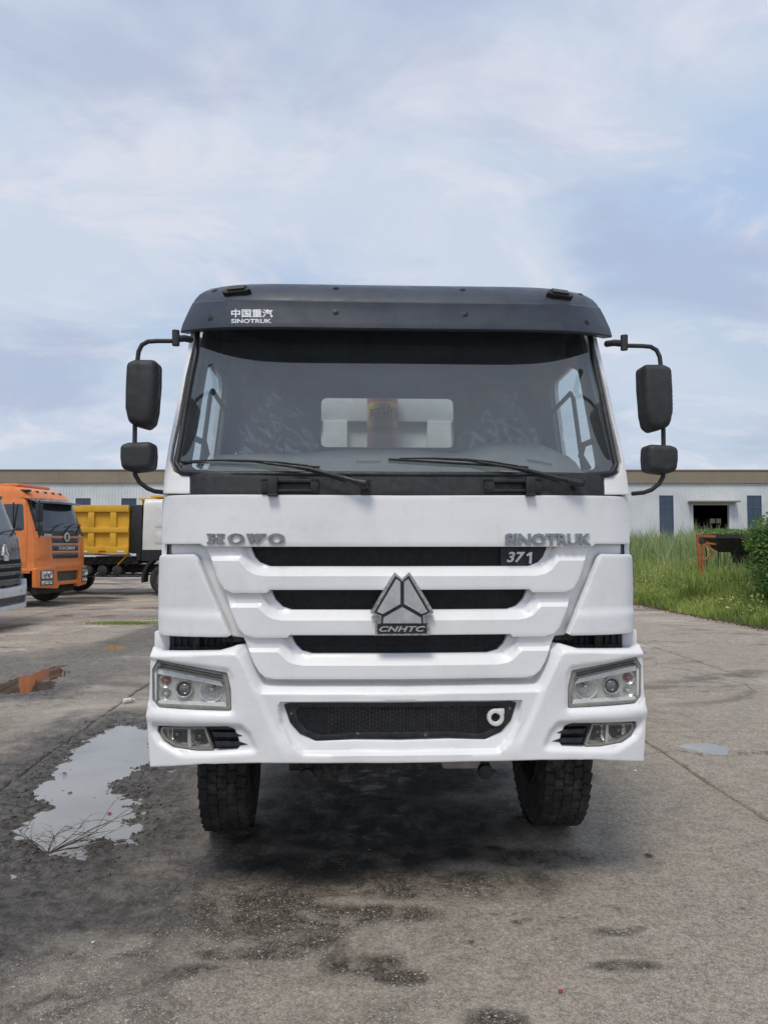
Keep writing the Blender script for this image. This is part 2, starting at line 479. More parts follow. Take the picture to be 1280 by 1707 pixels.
def panel(name, outline, mapf, mat, parent, holes=(), depthf=None, thick=0.02, res=0.02, edge=0.006, creases=(), smooth=40, label=None):
    """a pressed sheet: outline (u,v) with holes, lifted on mapf(u,v,depth), rounded edges, side walls of its thickness"""
    outl = dedupe(resample(dedupe(outline), res)); hs = [dedupe(resample(dedupe(h), res)) for h in holes]
    O = np.array(outl)
    (u0, v0), (u1, v1) = O.min(0), O.max(0)
    rings = []                                     # an inner contour gives the edge rounding its own row of points
    us = np.arange(u0 + res * 0.37, u1, res); vs_ = np.arange(v0 + res * 0.41, v1, res * 0.9)
    G = np.array([(u + (0.5 * res if k % 2 else 0), v) for k, v in enumerate(vs_) for u in us])
    if len(G):
        ok = inside(G, outl) & (seg_dist(G, outl) > res * 0.5)
        for h in hs: ok &= ~inside(G, h) & (seg_dist(G, h) > res * 0.5)
        G = G[ok]
    pts = list(outl); loops = [list(range(len(outl)))]
    for h in hs:
        loops.append(list(range(len(pts), len(pts) + len(h)))); pts += h
    ring_pts = []
    if edge > 0:
        for lp_i, poly in enumerate([outl] + hs):
            A = np.array(poly); nx = np.roll(A, -1, 0) - np.roll(A, 1, 0)
            nrm = np.stack([-nx[:, 1], nx[:, 0]], 1); nrm /= (np.linalg.norm(nrm, axis=1)[:, None] + 1e-12)
            area = 0.5 * np.sum(A[:, 0] * np.roll(A[:, 1], -1) - np.roll(A[:, 0], -1) * A[:, 1])
            sgn = (1 if area > 0 else -1) * (1 if lp_i == 0 else -1)
            for fr in (0.35, 1.0):
                Q = A + nrm * sgn * edge * fr
                okq = inside(Q, outl) & (seg_dist(Q, outl) > edge * fr * 0.8)
                for h in hs: okq &= ~inside(Q, h) & (seg_dist(Q, h) > edge * fr * 0.8)
                ring_pts += [tuple(q) for q in Q[okq]]
    cr = []
    for c in creases:
        c = [tuple(p) for p in c]
        rc = []
        for a, b in zip(c[:-1], c[1:]):
            L = math.hypot(b[0] - a[0], b[1] - a[1]); k = max(1, int(round(L / res)))
            rc += [(a[0] + (b[0] - a[0]) * j / k, a[1] + (b[1] - a[1]) * j / k) for j in range(k)]
        rc.append(c[-1])
        cr.append(rc)
    edges = []
    base = len(pts)
    pts += ring_pts + [tuple(g) for g in G]
    for rc in cr:
        A = np.array(rc); ok = inside(A, outl) & (seg_dist(A, outl) > res * 0.15)
        for h in hs: ok &= ~inside(A, h) & (seg_dist(A, h) > res * 0.15)
        prev = None
        for q, k in zip(rc, ok):
            if k:
                pts.append(q)
                if prev is not None: edges.append((prev, len(pts) - 1))
                prev = len(pts) - 1
            else: prev = None
    for lp in loops:
        for i in range(len(lp)): edges.append((lp[i], lp[(i + 1) % len(lp)]))
    r = delaunay_2d_cdt([Vector(p) for p in pts], edges, [], 0, 1e-6)
    V = np.array([(v.x, v.y) for v in r[0]]); F = [tuple(f) for f in r[2]]
    cen = np.array([V[list(f)].mean(0) for f in F])
    keep = inside(cen, outl)
    for h in hs: keep &= ~inside(cen, h)
    F = [f for f, k in zip(F, keep) if k]
    dist = seg_dist(V, outl)
    for h in hs: dist = np.minimum(dist, seg_dist(V, h))
    D = np.zeros(len(V))
    if depthf is not None: D = depthf(V)
    if edge > 0:
        dd = np.clip(dist / edge, 0, 1); D = D + edge * (1 - np.sqrt(np.clip(1 - (1 - dd) ** 2, 0, 1)))
    co = [mapf(u, v, d) for (u, v), d in zip(V, D)]
    # boundary edges -> side walls
    cnt = {}
    for f in F:
        for a, b in zip(f, f[1:] + f[:1]): cnt[(a, b)] = 1
    bnd = [(a, b) for (a, b) in cnt if (b, a) not in cnt]
    back = {}
    faces = list(F)
    for a, b in bnd:
        for q in (a, b):
            if q not in back:
                back[q] = len(co); co.append(mapf(V[q][0], V[q][1], D[q] + thick))
        faces.append((b, a, back[a], back[b]))
    me = bpy.data.meshes.new(name); me.from_pydata([tuple(c) for c in co], [], faces); me.materials.append(MATS[mat])
    bm = bmesh.new(); bm.from_mesh(me); loose = [v for v in bm.verts if not v.link_faces]; bmesh.ops.delete(bm, geom=loose, context='VERTS')
    bmesh.ops.recalc_face_normals(bm, faces=bm.faces)
    # make the front face look outward (towards smaller depth)
    bm.faces.ensure_lookup_table()
    a0 = Vector(mapf(*V[F[0][0]], 0.0)); a1 = Vector(mapf(*V[F[0][0]], 0.1)); outdir = a0 - a1
    sc = sum(f.normal.dot(outdir) * f.calc_area() for f in bm.faces if len(f.verts) == 3)
    if sc < 0: bmesh.ops.reverse_faces(bm, faces=bm.faces)
    bm.to_mesh(me); bm.free()
    smooth_by_angle(me, smooth)
    return link_mesh(name, me, parent, label)

def font_poly(text, size=1.0, shear=0.0, offset=0.0, extrude=0.0, spacing=1.0, res=3):
    """text from the built-in font as raw mesh data centred on x, baseline 0"""
    cu = bpy.data.curves.new('lettering', 'FONT'); cu.body = text; cu.size = size; cu.shear = shear; cu.offset = offset
    cu.extrude = extrude; cu.space_character = spacing; cu.align_x = 'CENTER'; cu.resolution_u = res
    ob = bpy.data.objects.new('lettering', cu); C.objects.link(ob)
    dg = bpy.context.evaluated_depsgraph_get(); dg.update()
    me = bpy.data.meshes.new_from_object(ob.evaluated_get(dg))
    vs = np.array([v.co[:] for v in me.vertices]); fs = [tuple(p.vertices) for p in me.polygons]
    bpy.data.objects.remove(ob); bpy.data.curves.remove(cu); bpy.data.meshes.remove(me)
    return vs, fs

# smooth value noise on arrays
def _hash(ix, iy, seed):
    h = (ix.astype(np.int64) * 374761393 + iy.astype(np.int64) * 668265263 + seed * 974711) & 0x7fffffff
    h = ((h ^ (h >> 13)) * 1274126177) & 0x7fffffff
    return ((h ^ (h >> 16)) & 0xffff) / 65535.0
def vnoise(x, y, seed=0):
    ix, iy = np.floor(x), np.floor(y); fx, fy = x - ix, y - iy
    fx = fx * fx * fx * (fx * (fx * 6 - 15) + 10); fy = fy * fy * fy * (fy * (fy * 6 - 15) + 10)
    a = _hash(ix, iy, seed); b = _hash(ix + 1, iy, seed); c = _hash(ix, iy + 1, seed); d = _hash(ix + 1, iy + 1, seed)
    return (a + (b - a) * fx) * (1 - fy) + (c + (d - c) * fx) * fy
def fbm(x, y, seed=0, octv=5, gain=0.5):
    s = 0; a = 1; t = 0
    for k in range(octv):
        ca, sa = math.cos(0.6 * k), math.sin(0.6 * k)
        s = s + a * vnoise((x * ca - y * sa) * 2 ** k + 13.7 * k, (x * sa + y * ca) * 2 ** k + 7.1 * k, seed + k); t += a; a *= gain
    return s / t
def sstep(a, b, x):
    t = np.clip((x - a) / (b - a), 0, 1); return t * t * (3 - 2 * t)

# photograph ray -> ground point / truck frame (used only to read off real positions)
def ray(px, py):
    u = (px - 640.0) / FPX; v = (853.5 - py) / FPX
    return Vector((u, math.cos(PITCH) - v * math.sin(PITCH), math.sin(PITCH) + v * math.cos(PITCH)))
def gnd(px, py, z=0.0):
    d = ray(px, py); t = (z - CH) / d.z
    return (d.x * t, d.y * t)
def at_depth(px, py, depth):
    d = ray(px, py); t = depth / d.y
    return Vector((d.x * t, depth, CH + d.z * t))
TX, TY, TYAW = 0.085, 3.49, R(2.1)
TM = Matrix.Translation((TX, TY, 0)) @ Matrix.Rotation(TYAW, 4, 'Z')
TMI = TM.inverted()
CAML = TMI @ Vector((0, 0, CH))
def loc(px, py, yf):
    """photo pixel -> truck-local (x, z) on the surface y = yf(x, z)"""
    d = TMI.to_3x3() @ ray(px, py)
    y = 0.1
    for _ in range(12):
        t = (y - CAML.y) / d.y
        x = CAML.x + d.x * t; z = CAML.z + d.z * t
        y = yf(x, z) if callable(yf) else yf
    return (x, z)
CX = 666.0
def sym(pts, yf, rmap=None):
    """left-half outline from top centre to bottom centre -> closed symmetric outline; 3rd value = corner radius (m)"""
    L = []
    for p in pts:
        x, z = loc(p[0], p[1], yf)
        if p[0] >= 660: x = 0.0
        L.append((x, z, p[2] if len(p) > 2 else 0.0))
    Rr = [(-x, z, r) for x, z, r in L if x != 0.0][::-1]
    return round_poly(L + Rr)
def half(pts, yf, side=-1, seg=6):
    """closed outline traced on the left half; side=+1 mirrors it"""
    L = [(*loc(p[0], p[1], yf), p[2] if len(p) > 2 else 0.0) for p in pts]
    if side > 0: L = [(-x, z, r) for x, z, r in L][::-1]
    return round_poly(L, seg=seg)
# ================================================================== ground
def mat_concrete():
    m = MT('yard_concrete'); v = m.geo()
    A = lambda n: m.attr(n).outputs['Fac']
    big = m.noise(v, 0.35, 6, 0.6, 0.5)
    mid = m.noise(v, 1.7, 8, 0.65, 0.6)
    fine = m.noise(v, 22, 6, 0.7)
    c = m.mix(c4(0.225, 0.198, 0.165), c4(0.355, 0.316, 0.265), m.ramp(big, 0.35, 0.65))
    c = m.mix(c, c4(0.12, 0.108, 0.096), m.math('MULTIPLY', m.ramp(mid, 0.50, 0.72), 0.65))
    c = m.mix(c, c4(0.33, 0.315, 0.29), m.math('MULTIPLY', m.ramp(m.noise(v, 2.9, 8, 0.7, 0.8), 0.60, 0.78), 0.6))
    c = m.mix(c, c4(0.20, 0.140, 0.095), m.math('MULTIPLY', A('tan'), m.ramp(m.noise(v, 0.9, 7, 0.65), 0.38, 0.62)))
    # mottling of cement skin at several sizes
    for sc, amt, lo, hi in ((4.3, 0.42, 0.36, 0.62), (13.0, 0.40, 0.38, 0.62), (41.0, 0.45, 0.40, 0.62), (120.0, 0.40, 0.40, 0.62)):
        nn = m.noise(v, sc, 5, 0.65, 0.3)
        c = m.mix(c, m.mix(c4(0.105, 0.084, 0.062), c4(0.58, 0.505, 0.41), m.ramp(nn, lo, hi)), amt * 0.80)
    # hairline cracks wandering over some slabs
    wv = m.n('ShaderNodeVectorMath', operation='ADD'); m.link(v, wv.inputs[0]); nw = m.n('ShaderNodeTexNoise'); m.link(v, nw.inputs['Vector']); nw.inputs['Scale'].default_value = 1.6; nw.inputs['Detail'].default_value = 7; nw.inputs['Roughness'].default_value = 0.65
    sw = m.n('ShaderNodeVectorMath', operation='SCALE'); m.link(nw.outputs['Color'], sw.inputs[0]); sw.inputs['Scale'].default_value = 0.9; m.link(sw.outputs[0], wv.inputs[1])
    ed = m.n('ShaderNodeTexVoronoi', feature='DISTANCE_TO_EDGE'); m.link(wv.outputs[0], ed.inputs['Vector']); ed.inputs['Scale'].default_value = 0.42
    crack = m.math('MULTIPLY', m.ramp(ed.outputs[0], 0.0042, 0.0012), m.ramp(m.noise(v, 0.5, 3), 0.44, 0.54))
    c = m.mix(c, c4(0.035, 0.03, 0.025), m.math('MULTIPLY', crack, 0.9))
    # dark pits and pale scuffs
    pit = m.vor(v, 31.0); c = m.mix(c, c4(0.06, 0.052, 0.045), m.math('MULTIPLY', m.ramp(pit.outputs[0], 0.13, 0.07), m.ramp(m.noise(v, 4, 4), 0.45, 0.6)))
    # exposed aggregate: pale chips of several sizes set in the surface
    chips = None
    vd = m.n('ShaderNodeVectorMath', operation='ADD'); m.link(v, vd.inputs[0])
    nz = m.n('ShaderNodeTexNoise'); m.link(v, nz.inputs['Vector']); nz.inputs['Scale'].default_value = 60; nz.inputs['Detail'].default_value = 2
    sc_ = m.n('ShaderNodeVectorMath', operation='SCALE'); m.link(nz.outputs['Color'], sc_.inputs[0]); sc_.inputs['Scale'].default_value = 0.012; m.link(sc_.outputs[0], vd.inputs[1])
    for sc, th, sel_t, seedloc in ((62.0, 0.30, 0.42, (0, 0, 0)), (34.0, 0.24, 0.62, (5.3, 2.2, 0)), (105.0, 0.34, 0.30, (3.3, 1.2, 0))):
        vo = m.n('ShaderNodeTexVoronoi'); m.link(m.mapping(vd.outputs[0], (1, 1, 1), seedloc), vo.inputs['Vector']); vo.inputs['Scale'].default_value = sc
        sel = m.n('ShaderNodeSeparateColor'); m.link(vo.outputs['Color'], sel.inputs[0])
        k = m.math('MULTIPLY', m.ramp(vo.outputs[0], th, th * 0.80), m.math('GREATER_THAN', sel.outputs[0], sel_t))
        chips = k if chips is None else m.math('MAXIMUM', chips, k)
        if sc == 62.0: tint = sel.outputs[1]
    dens = m.math('MULTIPLY', A('chip'), m.ramp(m.noise(v, 2.7, 6, 0.65), 0.34, 0.52, 0.2, 1.0))
    chipf = m.math('MULTIPLY', chips, dens, clamp=True)
    # broad streaks: dark wet areas, brown silt and bleached skin across the far yard
    far = A('far')
    st = m.mapping(v, (0.55, 1.0, 1.0))
    c = m.mix(c, c4(0.52, 0.465, 0.385), m.math('MULTIPLY', far, m.ramp(m.noise(st, 0.55, 9, 0.68, 1.2), 0.50, 0.62, 0.0, 0.75)))
    c = m.mix(c, c4(0.075, 0.064, 0.054), m.math('MULTIPLY', far, m.ramp(m.noise(m.mapping(st, (1, 1, 1), (7, 3, 0)), 0.45, 9, 0.68, 1.2), 0.51, 0.60, 0.0, 0.85)))
    c = m.mix(c, c4(0.20, 0.125, 0.075), m.math('MULTIPLY', far, m.ramp(m.noise(m.mapping(st, (1, 1, 1), (3, 13, 0)), 0.7, 9, 0.7, 1.0), 0.54, 0.66, 0.0, 0.6)))
    # wet mud film
    mudc = m.mix(c4(0.045, 0.039, 0.033), c4(0.200, 0.180, 0.158), m.ramp(m.noise(v, 14, 9, 0.78, 0.4), 0.36, 0.64))
    c = m.mix(c, m.mix(c4(0.030, 0.023, 0.017), c4(0.115, 0.093, 0.070), m.ramp(m.noise(v, 33, 7, 0.75), 0.38, 0.62)), m.math('MULTIPLY', A('grime_shade'), m.ramp(m.noise(v, 3.4, 9, 0.75, 0.9), 0.38, 0.55, 0.35, 1.0)))  # brown grime, with shade from the truck mixed into the colour
    c = m.mix(c, mudc, A('mud'))
    c = m.mix(c, m.mix(c4(0.60, 0.56, 0.49), c4(0.30, 0.27, 0.23), tint), m.math('MULTIPLY', chipf, 0.95))
    c = m.mix(c, c4(0.017, 0.016, 0.015), m.math('MULTIPLY', A('oil_shade'), m.ramp(m.noise(v, 5, 9, 0.75, 0.5), 0.25, 0.6, 0.55, 1.0)))  # oil stains plus the shade beneath the truck, painted near black
    c = m.mix(c, c4(0.10, 0.095, 0.085), m.math('MULTIPLY', m.ramp(fine, 0.55, 0.75), 0.35))
    r = m.math('SUBTRACT', m.ramp(mid, 0.3, 0.7, 0.86, 0.66), m.math('MULTIPLY', A('wet'), m.ramp(m.noise(v, 6, 7, 0.7), 0.35, 0.65, 0.16, 0.56)), clamp=True)
    m.p(col=c, rough=r, spec=0.45)
    h = m.math('ADD', m.math('MULTIPLY', m.noise(v, 45, 6, 0.75), 0.55), m.math('MULTIPLY', fine, 0.7))
    h = m.math('ADD', h, m.math('MULTIPLY', chipf, 0.5))
    hm = m.math('MULTIPLY', m.noise(v, 16, 9, 0.8, 0.4), m.math('MULTIPLY_ADD', A('mud'), 2.4, 0.25))
    h = m.math('ADD', h, hm)
    m.bump(h, 1.0, 0.016)
mat_concrete()
m = MT('soil'); v = m.geo(); m.p(col=m.mix(c4(0.05, 0.042, 0.032), c4(0.10, 0.085, 0.06), m.ramp(m.noise(v, 2, 8, 0.7), 0.35, 0.65)), rough=0.95); m.bump(m.noise(v, 8, 6, 0.7), 0.6, 0.05)
def mat_water(name, ca, cb, ior):
    m = MT(name); v = m.geo()
    m.p(col=m.mix(ca, cb, m.ramp(m.noise(v, 1.1, 4, 0.6), 0.35, 0.65)), rough=0.02, ior=ior)
    m.bump(m.noise(v, 7, 3, 0.5), 0.02, 0.01)
mat_water('milky_water', c4(0.24, 0.232, 0.22), c4(0.30, 0.29, 0.275), 1.5)
mat_water('rusty_water', c4(0.085, 0.05, 0.03), c4(0.11, 0.075, 0.05), 1.75)
mat_water('ochre_water', c4(0.22, 0.14, 0.05), c4(0.18, 0.12, 0.05), 1.4)

G = lambda L: [gnd(*p) for p in L]
P_MAIN = G([(166, 1219), (194, 1203), (215, 1207), (246, 1211), (262, 1213), (264, 1240), (256, 1264), (232, 1284), (206, 1298), (198, 1312), (216, 1330), (232, 1350), (233, 1379), (208, 1400), (176, 1396), (150, 1417), (131, 1429), (94, 1423), (62, 1428), (28, 1408), (34, 1367), (77, 1342), (57, 1316), (90, 1293), (94, 1270), (131, 1242)])
P_RUST = G([(-30, 1140), (0, 1138), (31, 1128), (56, 1118), (90, 1109), (118, 1105.5), (102, 1113), (123, 1118), (96, 1132), (90, 1146), (62, 1154), (37, 1157), (0, 1155), (-30, 1156)])
P_OCH = G([(172, 1079), (182, 1076), (196, 1076.5), (208, 1079), (202, 1081.5), (184, 1082)])
P_OVAL = G([(1128, 1239), (1142, 1236), (1166, 1235.5), (1195, 1238), (1216, 1245), (1222, 1253), (1208, 1259), (1186, 1258.5), (1158, 1252), (1138, 1246)])
OIL_SHADE = [(640, 1370, 260, 60), (640, 1300, 330, 30), (530, 1440, 140, 30), (600, 1345, 150, 48), (560, 1400, 110, 26), (480, 1340, 80, 40), (760, 1420, 90, 26), (870, 1350, 70, 20), (700, 1425, 90, 30), (640, 1310, 200, 25), (820, 1415, 40, 10), (905, 1300, 40, 12)]  # oil stains, widened to paint the truck's shade on the ground
GRIME_SHADE = [(300, 1480, 300, 95), (500, 1540, 150, 50), (700, 1475, 300, 34), (640, 1520, 120, 20), (900, 1430, 120, 18), (420, 1590, 110, 16), (1040, 1610, 60, 10), (80, 1480, 120, 50), (330, 1640, 110, 40), (140, 1560, 160, 60), (660, 1630, 60, 16), (820, 1700, 60, 22), (600, 1600, 80, 40), (500, 1450, 200, 40), (380, 1420, 60, 40), (60, 1690, 140, 50), (230, 1560, 90, 30)]  # grime patches, some spread wide as painted shade under the truck
PALE = [(160, 1572, 140, 20), (390, 1655, 190, 42), (640, 1560, 60, 25), (620, 1395, 40, 12), (640, 1415, 50, 14), (560, 1500, 70, 12)]
SPOTS = [(862, 1537, 14, 6), (880, 1533, 10, 5), (824, 1524, 7, 3), (858, 1522, 7, 2.5), (937, 1529, 6, 3), (786, 1570, 9, 5), (1080, 1426, 10, 5), (1020, 1553, 50, 9), (1060, 1548, 22, 7), (960, 1530, 7, 3), (1236, 1514, 8, 3), (1030, 1514, 10, 3)]
def blob(x, y, L, noise_amp=0.35, seed=3):
    """ellipses given in the photograph laid on the ground as stains and as painted shade under the truck"""
    s = np.zeros_like(x)
    nz = fbm(x * 2.2, y * 2.2, seed, 5) - 0.5
    for px_, py_, rx, ry in L:
        cx_, cy_ = gnd(px_, py_); ex = abs(gnd(px_ + rx, py_)[0] - cx_); ey = 0.5 * abs(gnd(px_, py_ - ry)[1] - gnd(px_, py_ + ry)[1])
        q = np.sqrt(((x - cx_) / ex) ** 2 + ((y - cy_) / ey) ** 2) + nz * noise_amp * 4
        s = np.maximum(s, 1 - sstep(0.55, 1.15, q))
    return s
WATER_Z = -0.011
def ground_fields(x, y):
    sh = x.shape; P = np.stack([x.ravel(), y.ravel()], 1)
    near = (P[:, 1] < 14) & (P[:, 0] < 4.5)
    nzp = (fbm(P[:, 0] * 4, P[:, 1] * 4, 11, 5) - 0.5)
    sd = np.full(len(P), 9.0)
    for pl, mk in ((P_MAIN, (P[:, 0] < 0) & (P[:, 1] < 9)), (P_RUST, (P[:, 0] < -2) & (P[:, 1] > 6) & (P[:, 1] < 13)), (P_OCH, (P[:, 0] < -2) & (P[:, 1] > 10) & (P[:, 1] < 14)), (P_OVAL, (P[:, 0] > 2) & (P[:, 1] < 8))):
        if mk.any():
            d_ = sdist(P[mk], pl)
            if pl is P_OVAL: d_ = np.where(d_ < 0.3, d_ * 1.0 - nzp[mk] * -0.06, d_)
            sd[mk] = np.minimum(sd[mk], d_)
    sd = sd.reshape(sh); nz = nzp.reshape(sh)
    leftside = 1 - sstep(-2.0, 0.5, x)
    nz2 = (fbm(P[:, 0] * 14, P[:, 1] * 14, 12, 4) - 0.5).reshape(sh)
    sdn = sd + nz * np.where(leftside > 0.3, 0.16, 0.05) + nz2 * np.where(leftside > 0.3, 0.10, 0.02)
    xm = -1.35 - 0.12 * (y - 4.0)
    mud = (1 - sstep(0.15, 0.75, sd + nz * 0.8)) * leftside * (1 - sstep(8.5, 10.5, y))
    bl = 1 - sstep(0.2, 1.3, np.hypot((x - (-1.9)) / 1.0, (y - 3.7) / 0.9) + nz * 1.2)
    mud = np.clip(np.maximum(mud, bl * 0.9), 0, 1)
    mudr = 1 - sstep(0.3, 1.6, np.hypot((x + 4.9) / 2.6, (y - 10.2) / 1.6) + nz)
    mud = np.maximum(mud, mudr * 0.7)
    mudf = np.maximum(mud, 0.75 * sstep(0.50, 0.60, fbm(x * 0.28, y * 0.16, 71, 5)) * (x < 1) * sstep(7, 10, y))
    z = 0.0022 * (fbm(x * 1.3, y * 1.3, 5, 4) - 0.5) * 2
    clod = fbm(x * 9, y * 9, 21, 5); clod2 = fbm(x * 24, y * 24, 41, 4)
    z = z + mud * (0.048 * (clod - 0.5) + 0.034 * (np.clip(clod2 - 0.48, 0, 1)) + 0.004)
    dip = sstep(0.10, -0.14, sdn)
    z = z * (1 - dip) + dip * (-0.024) + dip * 0.022 * (clod - 0.5) + dip * 0.010 * np.clip(clod2 - 0.5, 0, 1)
    # shallow rim of the wet oval
    oil_shade = blob(x, y, OIL_SHADE, 0.3, 3)
    spots = blob(x, y, SPOTS, 0.12, 9)
    grime_shade = blob(x, y, GRIME_SHADE, 0.30, 14)
    grime_shade = np.maximum(grime_shade, 0.8 * (1 - sstep(-1.6, 0.4, x + nz * 1.6)) * (1 - sstep(6.0, 8.0, y)))
    pale = blob(x, y, PALE, 0.35, 24)
    grime_shade = np.maximum(grime_shade * 0.97, spots * 0.85) * (1 - 0.85 * pale)
    z = z + 0.006 * (fbm(x * 7, y * 7, 121, 5) - 0.5) * grime_shade
    chip = np.clip(0.35 + 0.9 * sstep(4.3, 3.2, y + nz), 0, 1) * (1 - mud)
    chip = np.clip(chip * (0.6 + 0.4 * sstep(3.0, 0.5, np.abs(x + 0.4))), 0, 1) * sstep(14, 7, y)
    wet = np.clip(mud * 1.0 + oil_shade * 0.8 + grime_shade * 0.7 + 0.35 * (1 - sstep(-1.0, 0.5, x)) * (y < 9), 0, 1)
    wet = np.maximum(wet, 0.7 * sstep(0.5, 0.62, fbm(x * 0.35, y * 0.2, 77, 4)) * (x < 1) * sstep(8, 12, y))
    far = sstep(6.2, 8.5, y + 0.9 * nz) * np.where(x < 1, 1.0, 0.7) * (1 - 0.8 * mud)
    tan = np.clip(sstep(7.5, 11, y) * (0.35 + 0.5 * (x < 0)) + 0.2 * (x > 0) + 0.25 * sstep(0.52, 0.62, fbm(x * 0.8, y * 0.8, 99, 3)), 0, 1)
    return z, dict(mud=np.clip(mudf, 0, 1), oil_shade=oil_shade, grime_shade=grime_shade, chip=chip, wet=wet, tan=tan, far=far)

ground = build('ground', [(-900, -40, -0.06), (900, -40, -0.06), (900, 1600, -0.06), (-900, 1600, -0.06)], [(0, 1, 2, 3)], 'soil', None, None)
tag(ground, kind='structure')
XS = [-28.7, -23.5, -18.3, -13.1, -7.9, -2.75, 2.44, 5.05, 8.9]
YS = [-5.6, 0.6, 6.8, 13.0, 19.2, 25.4, 31.6, 37.8, 44.0, 50.2, 56.4, 62.6, 68.8]
def xj(i, y): return XS[i] - 0.058 * (np.minimum(y, 20.0) - 5) + (0.05 * (fbm(y * 1.3 + 31 * i, y * 0 + 0.5, 61, 5) - 0.5) if 0 < i < len(XS) - 1 else 0)
def yj(j, x): return YS[j] + 0.09 * (fbm(x * 0.9, x * 0 + 17.5 * j, 63, 5) - 0.5)
def slab(i, j, res, name='concrete_slab'):
    n = max(4, int((XS[i + 1] - XS[i]) / res)); k = max(4, int((YS[j + 1] - YS[j]) / res))
    u = np.linspace(0, 1, n + 1); v = np.linspace(0, 1, k + 1)
    # extra skirt ring on each side
    u = np.concatenate([[0], u, [1]]); v = np.concatenate([[0], v, [1]])
    U, V_ = np.meshgrid(u, v)
    xn = XS[i] + U * (XS[i + 1] - XS[i]); yn = YS[j] + V_ * (YS[j + 1] - YS[j]); xn2 = xn - 0.058 * (np.minimum(yn, 20) - 5)
    g = 0.0045
    gl = g - 0.002 + 0.035 * fbm(yn * 5, yn * 0 + i, 81, 5) ** 3; gr = g - 0.002 + 0.035 * fbm(yn * 5, yn * 0 + i + 5, 82, 5) ** 3
    X0 = xj(i, yn) + gl; X1 = xj(i + 1, yn) - gr; Y0 = yj(j, xn2) + g; Y1 = yj(j + 1, xn2) - g
    X = X0 + U * (X1 - X0); Y = Y0 + V_ * (Y1 - Y0)
    Z, at = ground_fields(X, Y)
    e = np.minimum(np.minimum(X - X0, X1 - X), np.minimum(Y - Y0, Y1 - Y))
    Z = Z - 0.006 * (1 - sstep(0.0, 0.012, e)) + 0.0015 * math.sin(i * 3.1 + j * 1.7)
    Z[0, :] = Z[-1, :] = Z[:, 0] = Z[:, -1] = -0.05
    o = grid_mesh(name, X, Y, Z, 'yard_concrete', ground, at)
    return o
for j in range(len(YS) - 1):
    for i in range(len(XS) - 1):
        if j == 1: res = {3: 0.06, 4: 0.022, 5: 0.0135, 6: 0.03, 7: 0.05}.get(i, 0.3)
        elif j == 2: res = {3: 0.06, 4: 0.03, 5: 0.04, 6: 0.04, 7: 0.05}.get(i, 0.3)
        elif j == 3: res = 0.12
        else: res = 0.4
        slab(i, j, res)
# water lying in the hollows
def puddle(pl, mat, margin):
    A = np.array(pl); c = A.mean(0)
    L = [(c[0] + (p[0] - c[0]) * margin, c[1] + (p[1] - c[1]) * margin) for p in pl]
    hull = L
    me_v = [(x, y, WATER_Z) for x, y in hull]
    o = build('puddle', me_v, [tuple(range(len(me_v)))], mat, None, None)
    bm = bmesh.new(); bm.from_mesh(o.data); bmesh.ops.triangulate(bm, faces=bm.faces); bmesh.ops.recalc_face_normals(bm, faces=bm.faces)
    if bm.faces and sum(f.normal.z for f in bm.faces) < 0: bmesh.ops.reverse_faces(bm, faces=bm.faces)
    bm.to_mesh(o.data); bm.free()
    return tag(o, kind='structure')
def box_poly(pl, m_): A = np.array(pl); a, b = A.min(0) - m_, A.max(0) + m_; return [(a[0], a[1]), (b[0], a[1]), (b[0], b[1]), (a[0], b[1])]
puddle(box_poly(P_MAIN, 0.45), 'milky_water', 1.0)
puddle(box_poly(P_RUST, 0.3), 'rusty_water', 1.0)
puddle(box_poly(P_OCH, 0.15), 'ochre_water', 1.0)
puddle(box_poly(P_OVAL, 0.05), 'milky_water', 1.0)

# ================================================================== vegetation
def mat_leaf(name, c0, c1, c2, rough=0.55):
    m = MT(name)
    t = m.attr('tone').outputs['Fac']
    c = m.mix(c0, c1, m.ramp(t, 0.0, 0.6)); c = m.mix(c, c2, m.ramp(t, 0.6, 1.0))
    m.p(col=c, rough=rough, spec=0.35)
    tr = m.n('ShaderNodeBsdfTranslucent'); m.link(c, tr.inputs[0])
    mx = m.n('ShaderNodeMixShader'); mx.inputs[0].default_value = 0.30
    m.link(m.b.outputs[0], mx.inputs[1]); m.link(tr.outputs[0], mx.inputs[2]); m.link(mx.outputs[0], m.out.inputs[0])
mat_leaf('grass_blade', c4(0.12, 0.17, 0.04), c4(0.34, 0.43, 0.10), c4(0.66, 0.62, 0.28))
mat_leaf('reed_blade', c4(0.13, 0.185, 0.075), c4(0.27, 0.36, 0.14), c4(0.50, 0.48, 0.26))
mat_leaf('bush_leaf', c4(0.05, 0.095, 0.025), c4(0.12, 0.22, 0.05), c4(0.26, 0.38, 0.10))
worn('bark', c4(0.11, 0.085, 0.06), rough=0.9, var=0.3, scale=8, bump=0.5, bs=40)
worn('dead_leaf', c4(0.13, 0.06, 0.035), rough=0.8, var=0.4, scale=5)
RNG = np.random.RandomState(5)
def edge_x(y): return np.where(y < 20.0, 7.78 - 0.092 * (y - 14.3), 7.25 - 0.0 * y)
def bank_z(x, y):
    d = x - edge_x(y)
    return -0.045 + 0.065 * sstep(-0.05, 0.12, d) + 0.62 * sstep(0.3, 5.5, d) + 0.35 * sstep(3, 12, d) + 0.10 * (fbm(x * 0.7, y * 0.7, 18, 3) - 0.5) * sstep(0, 1, d)
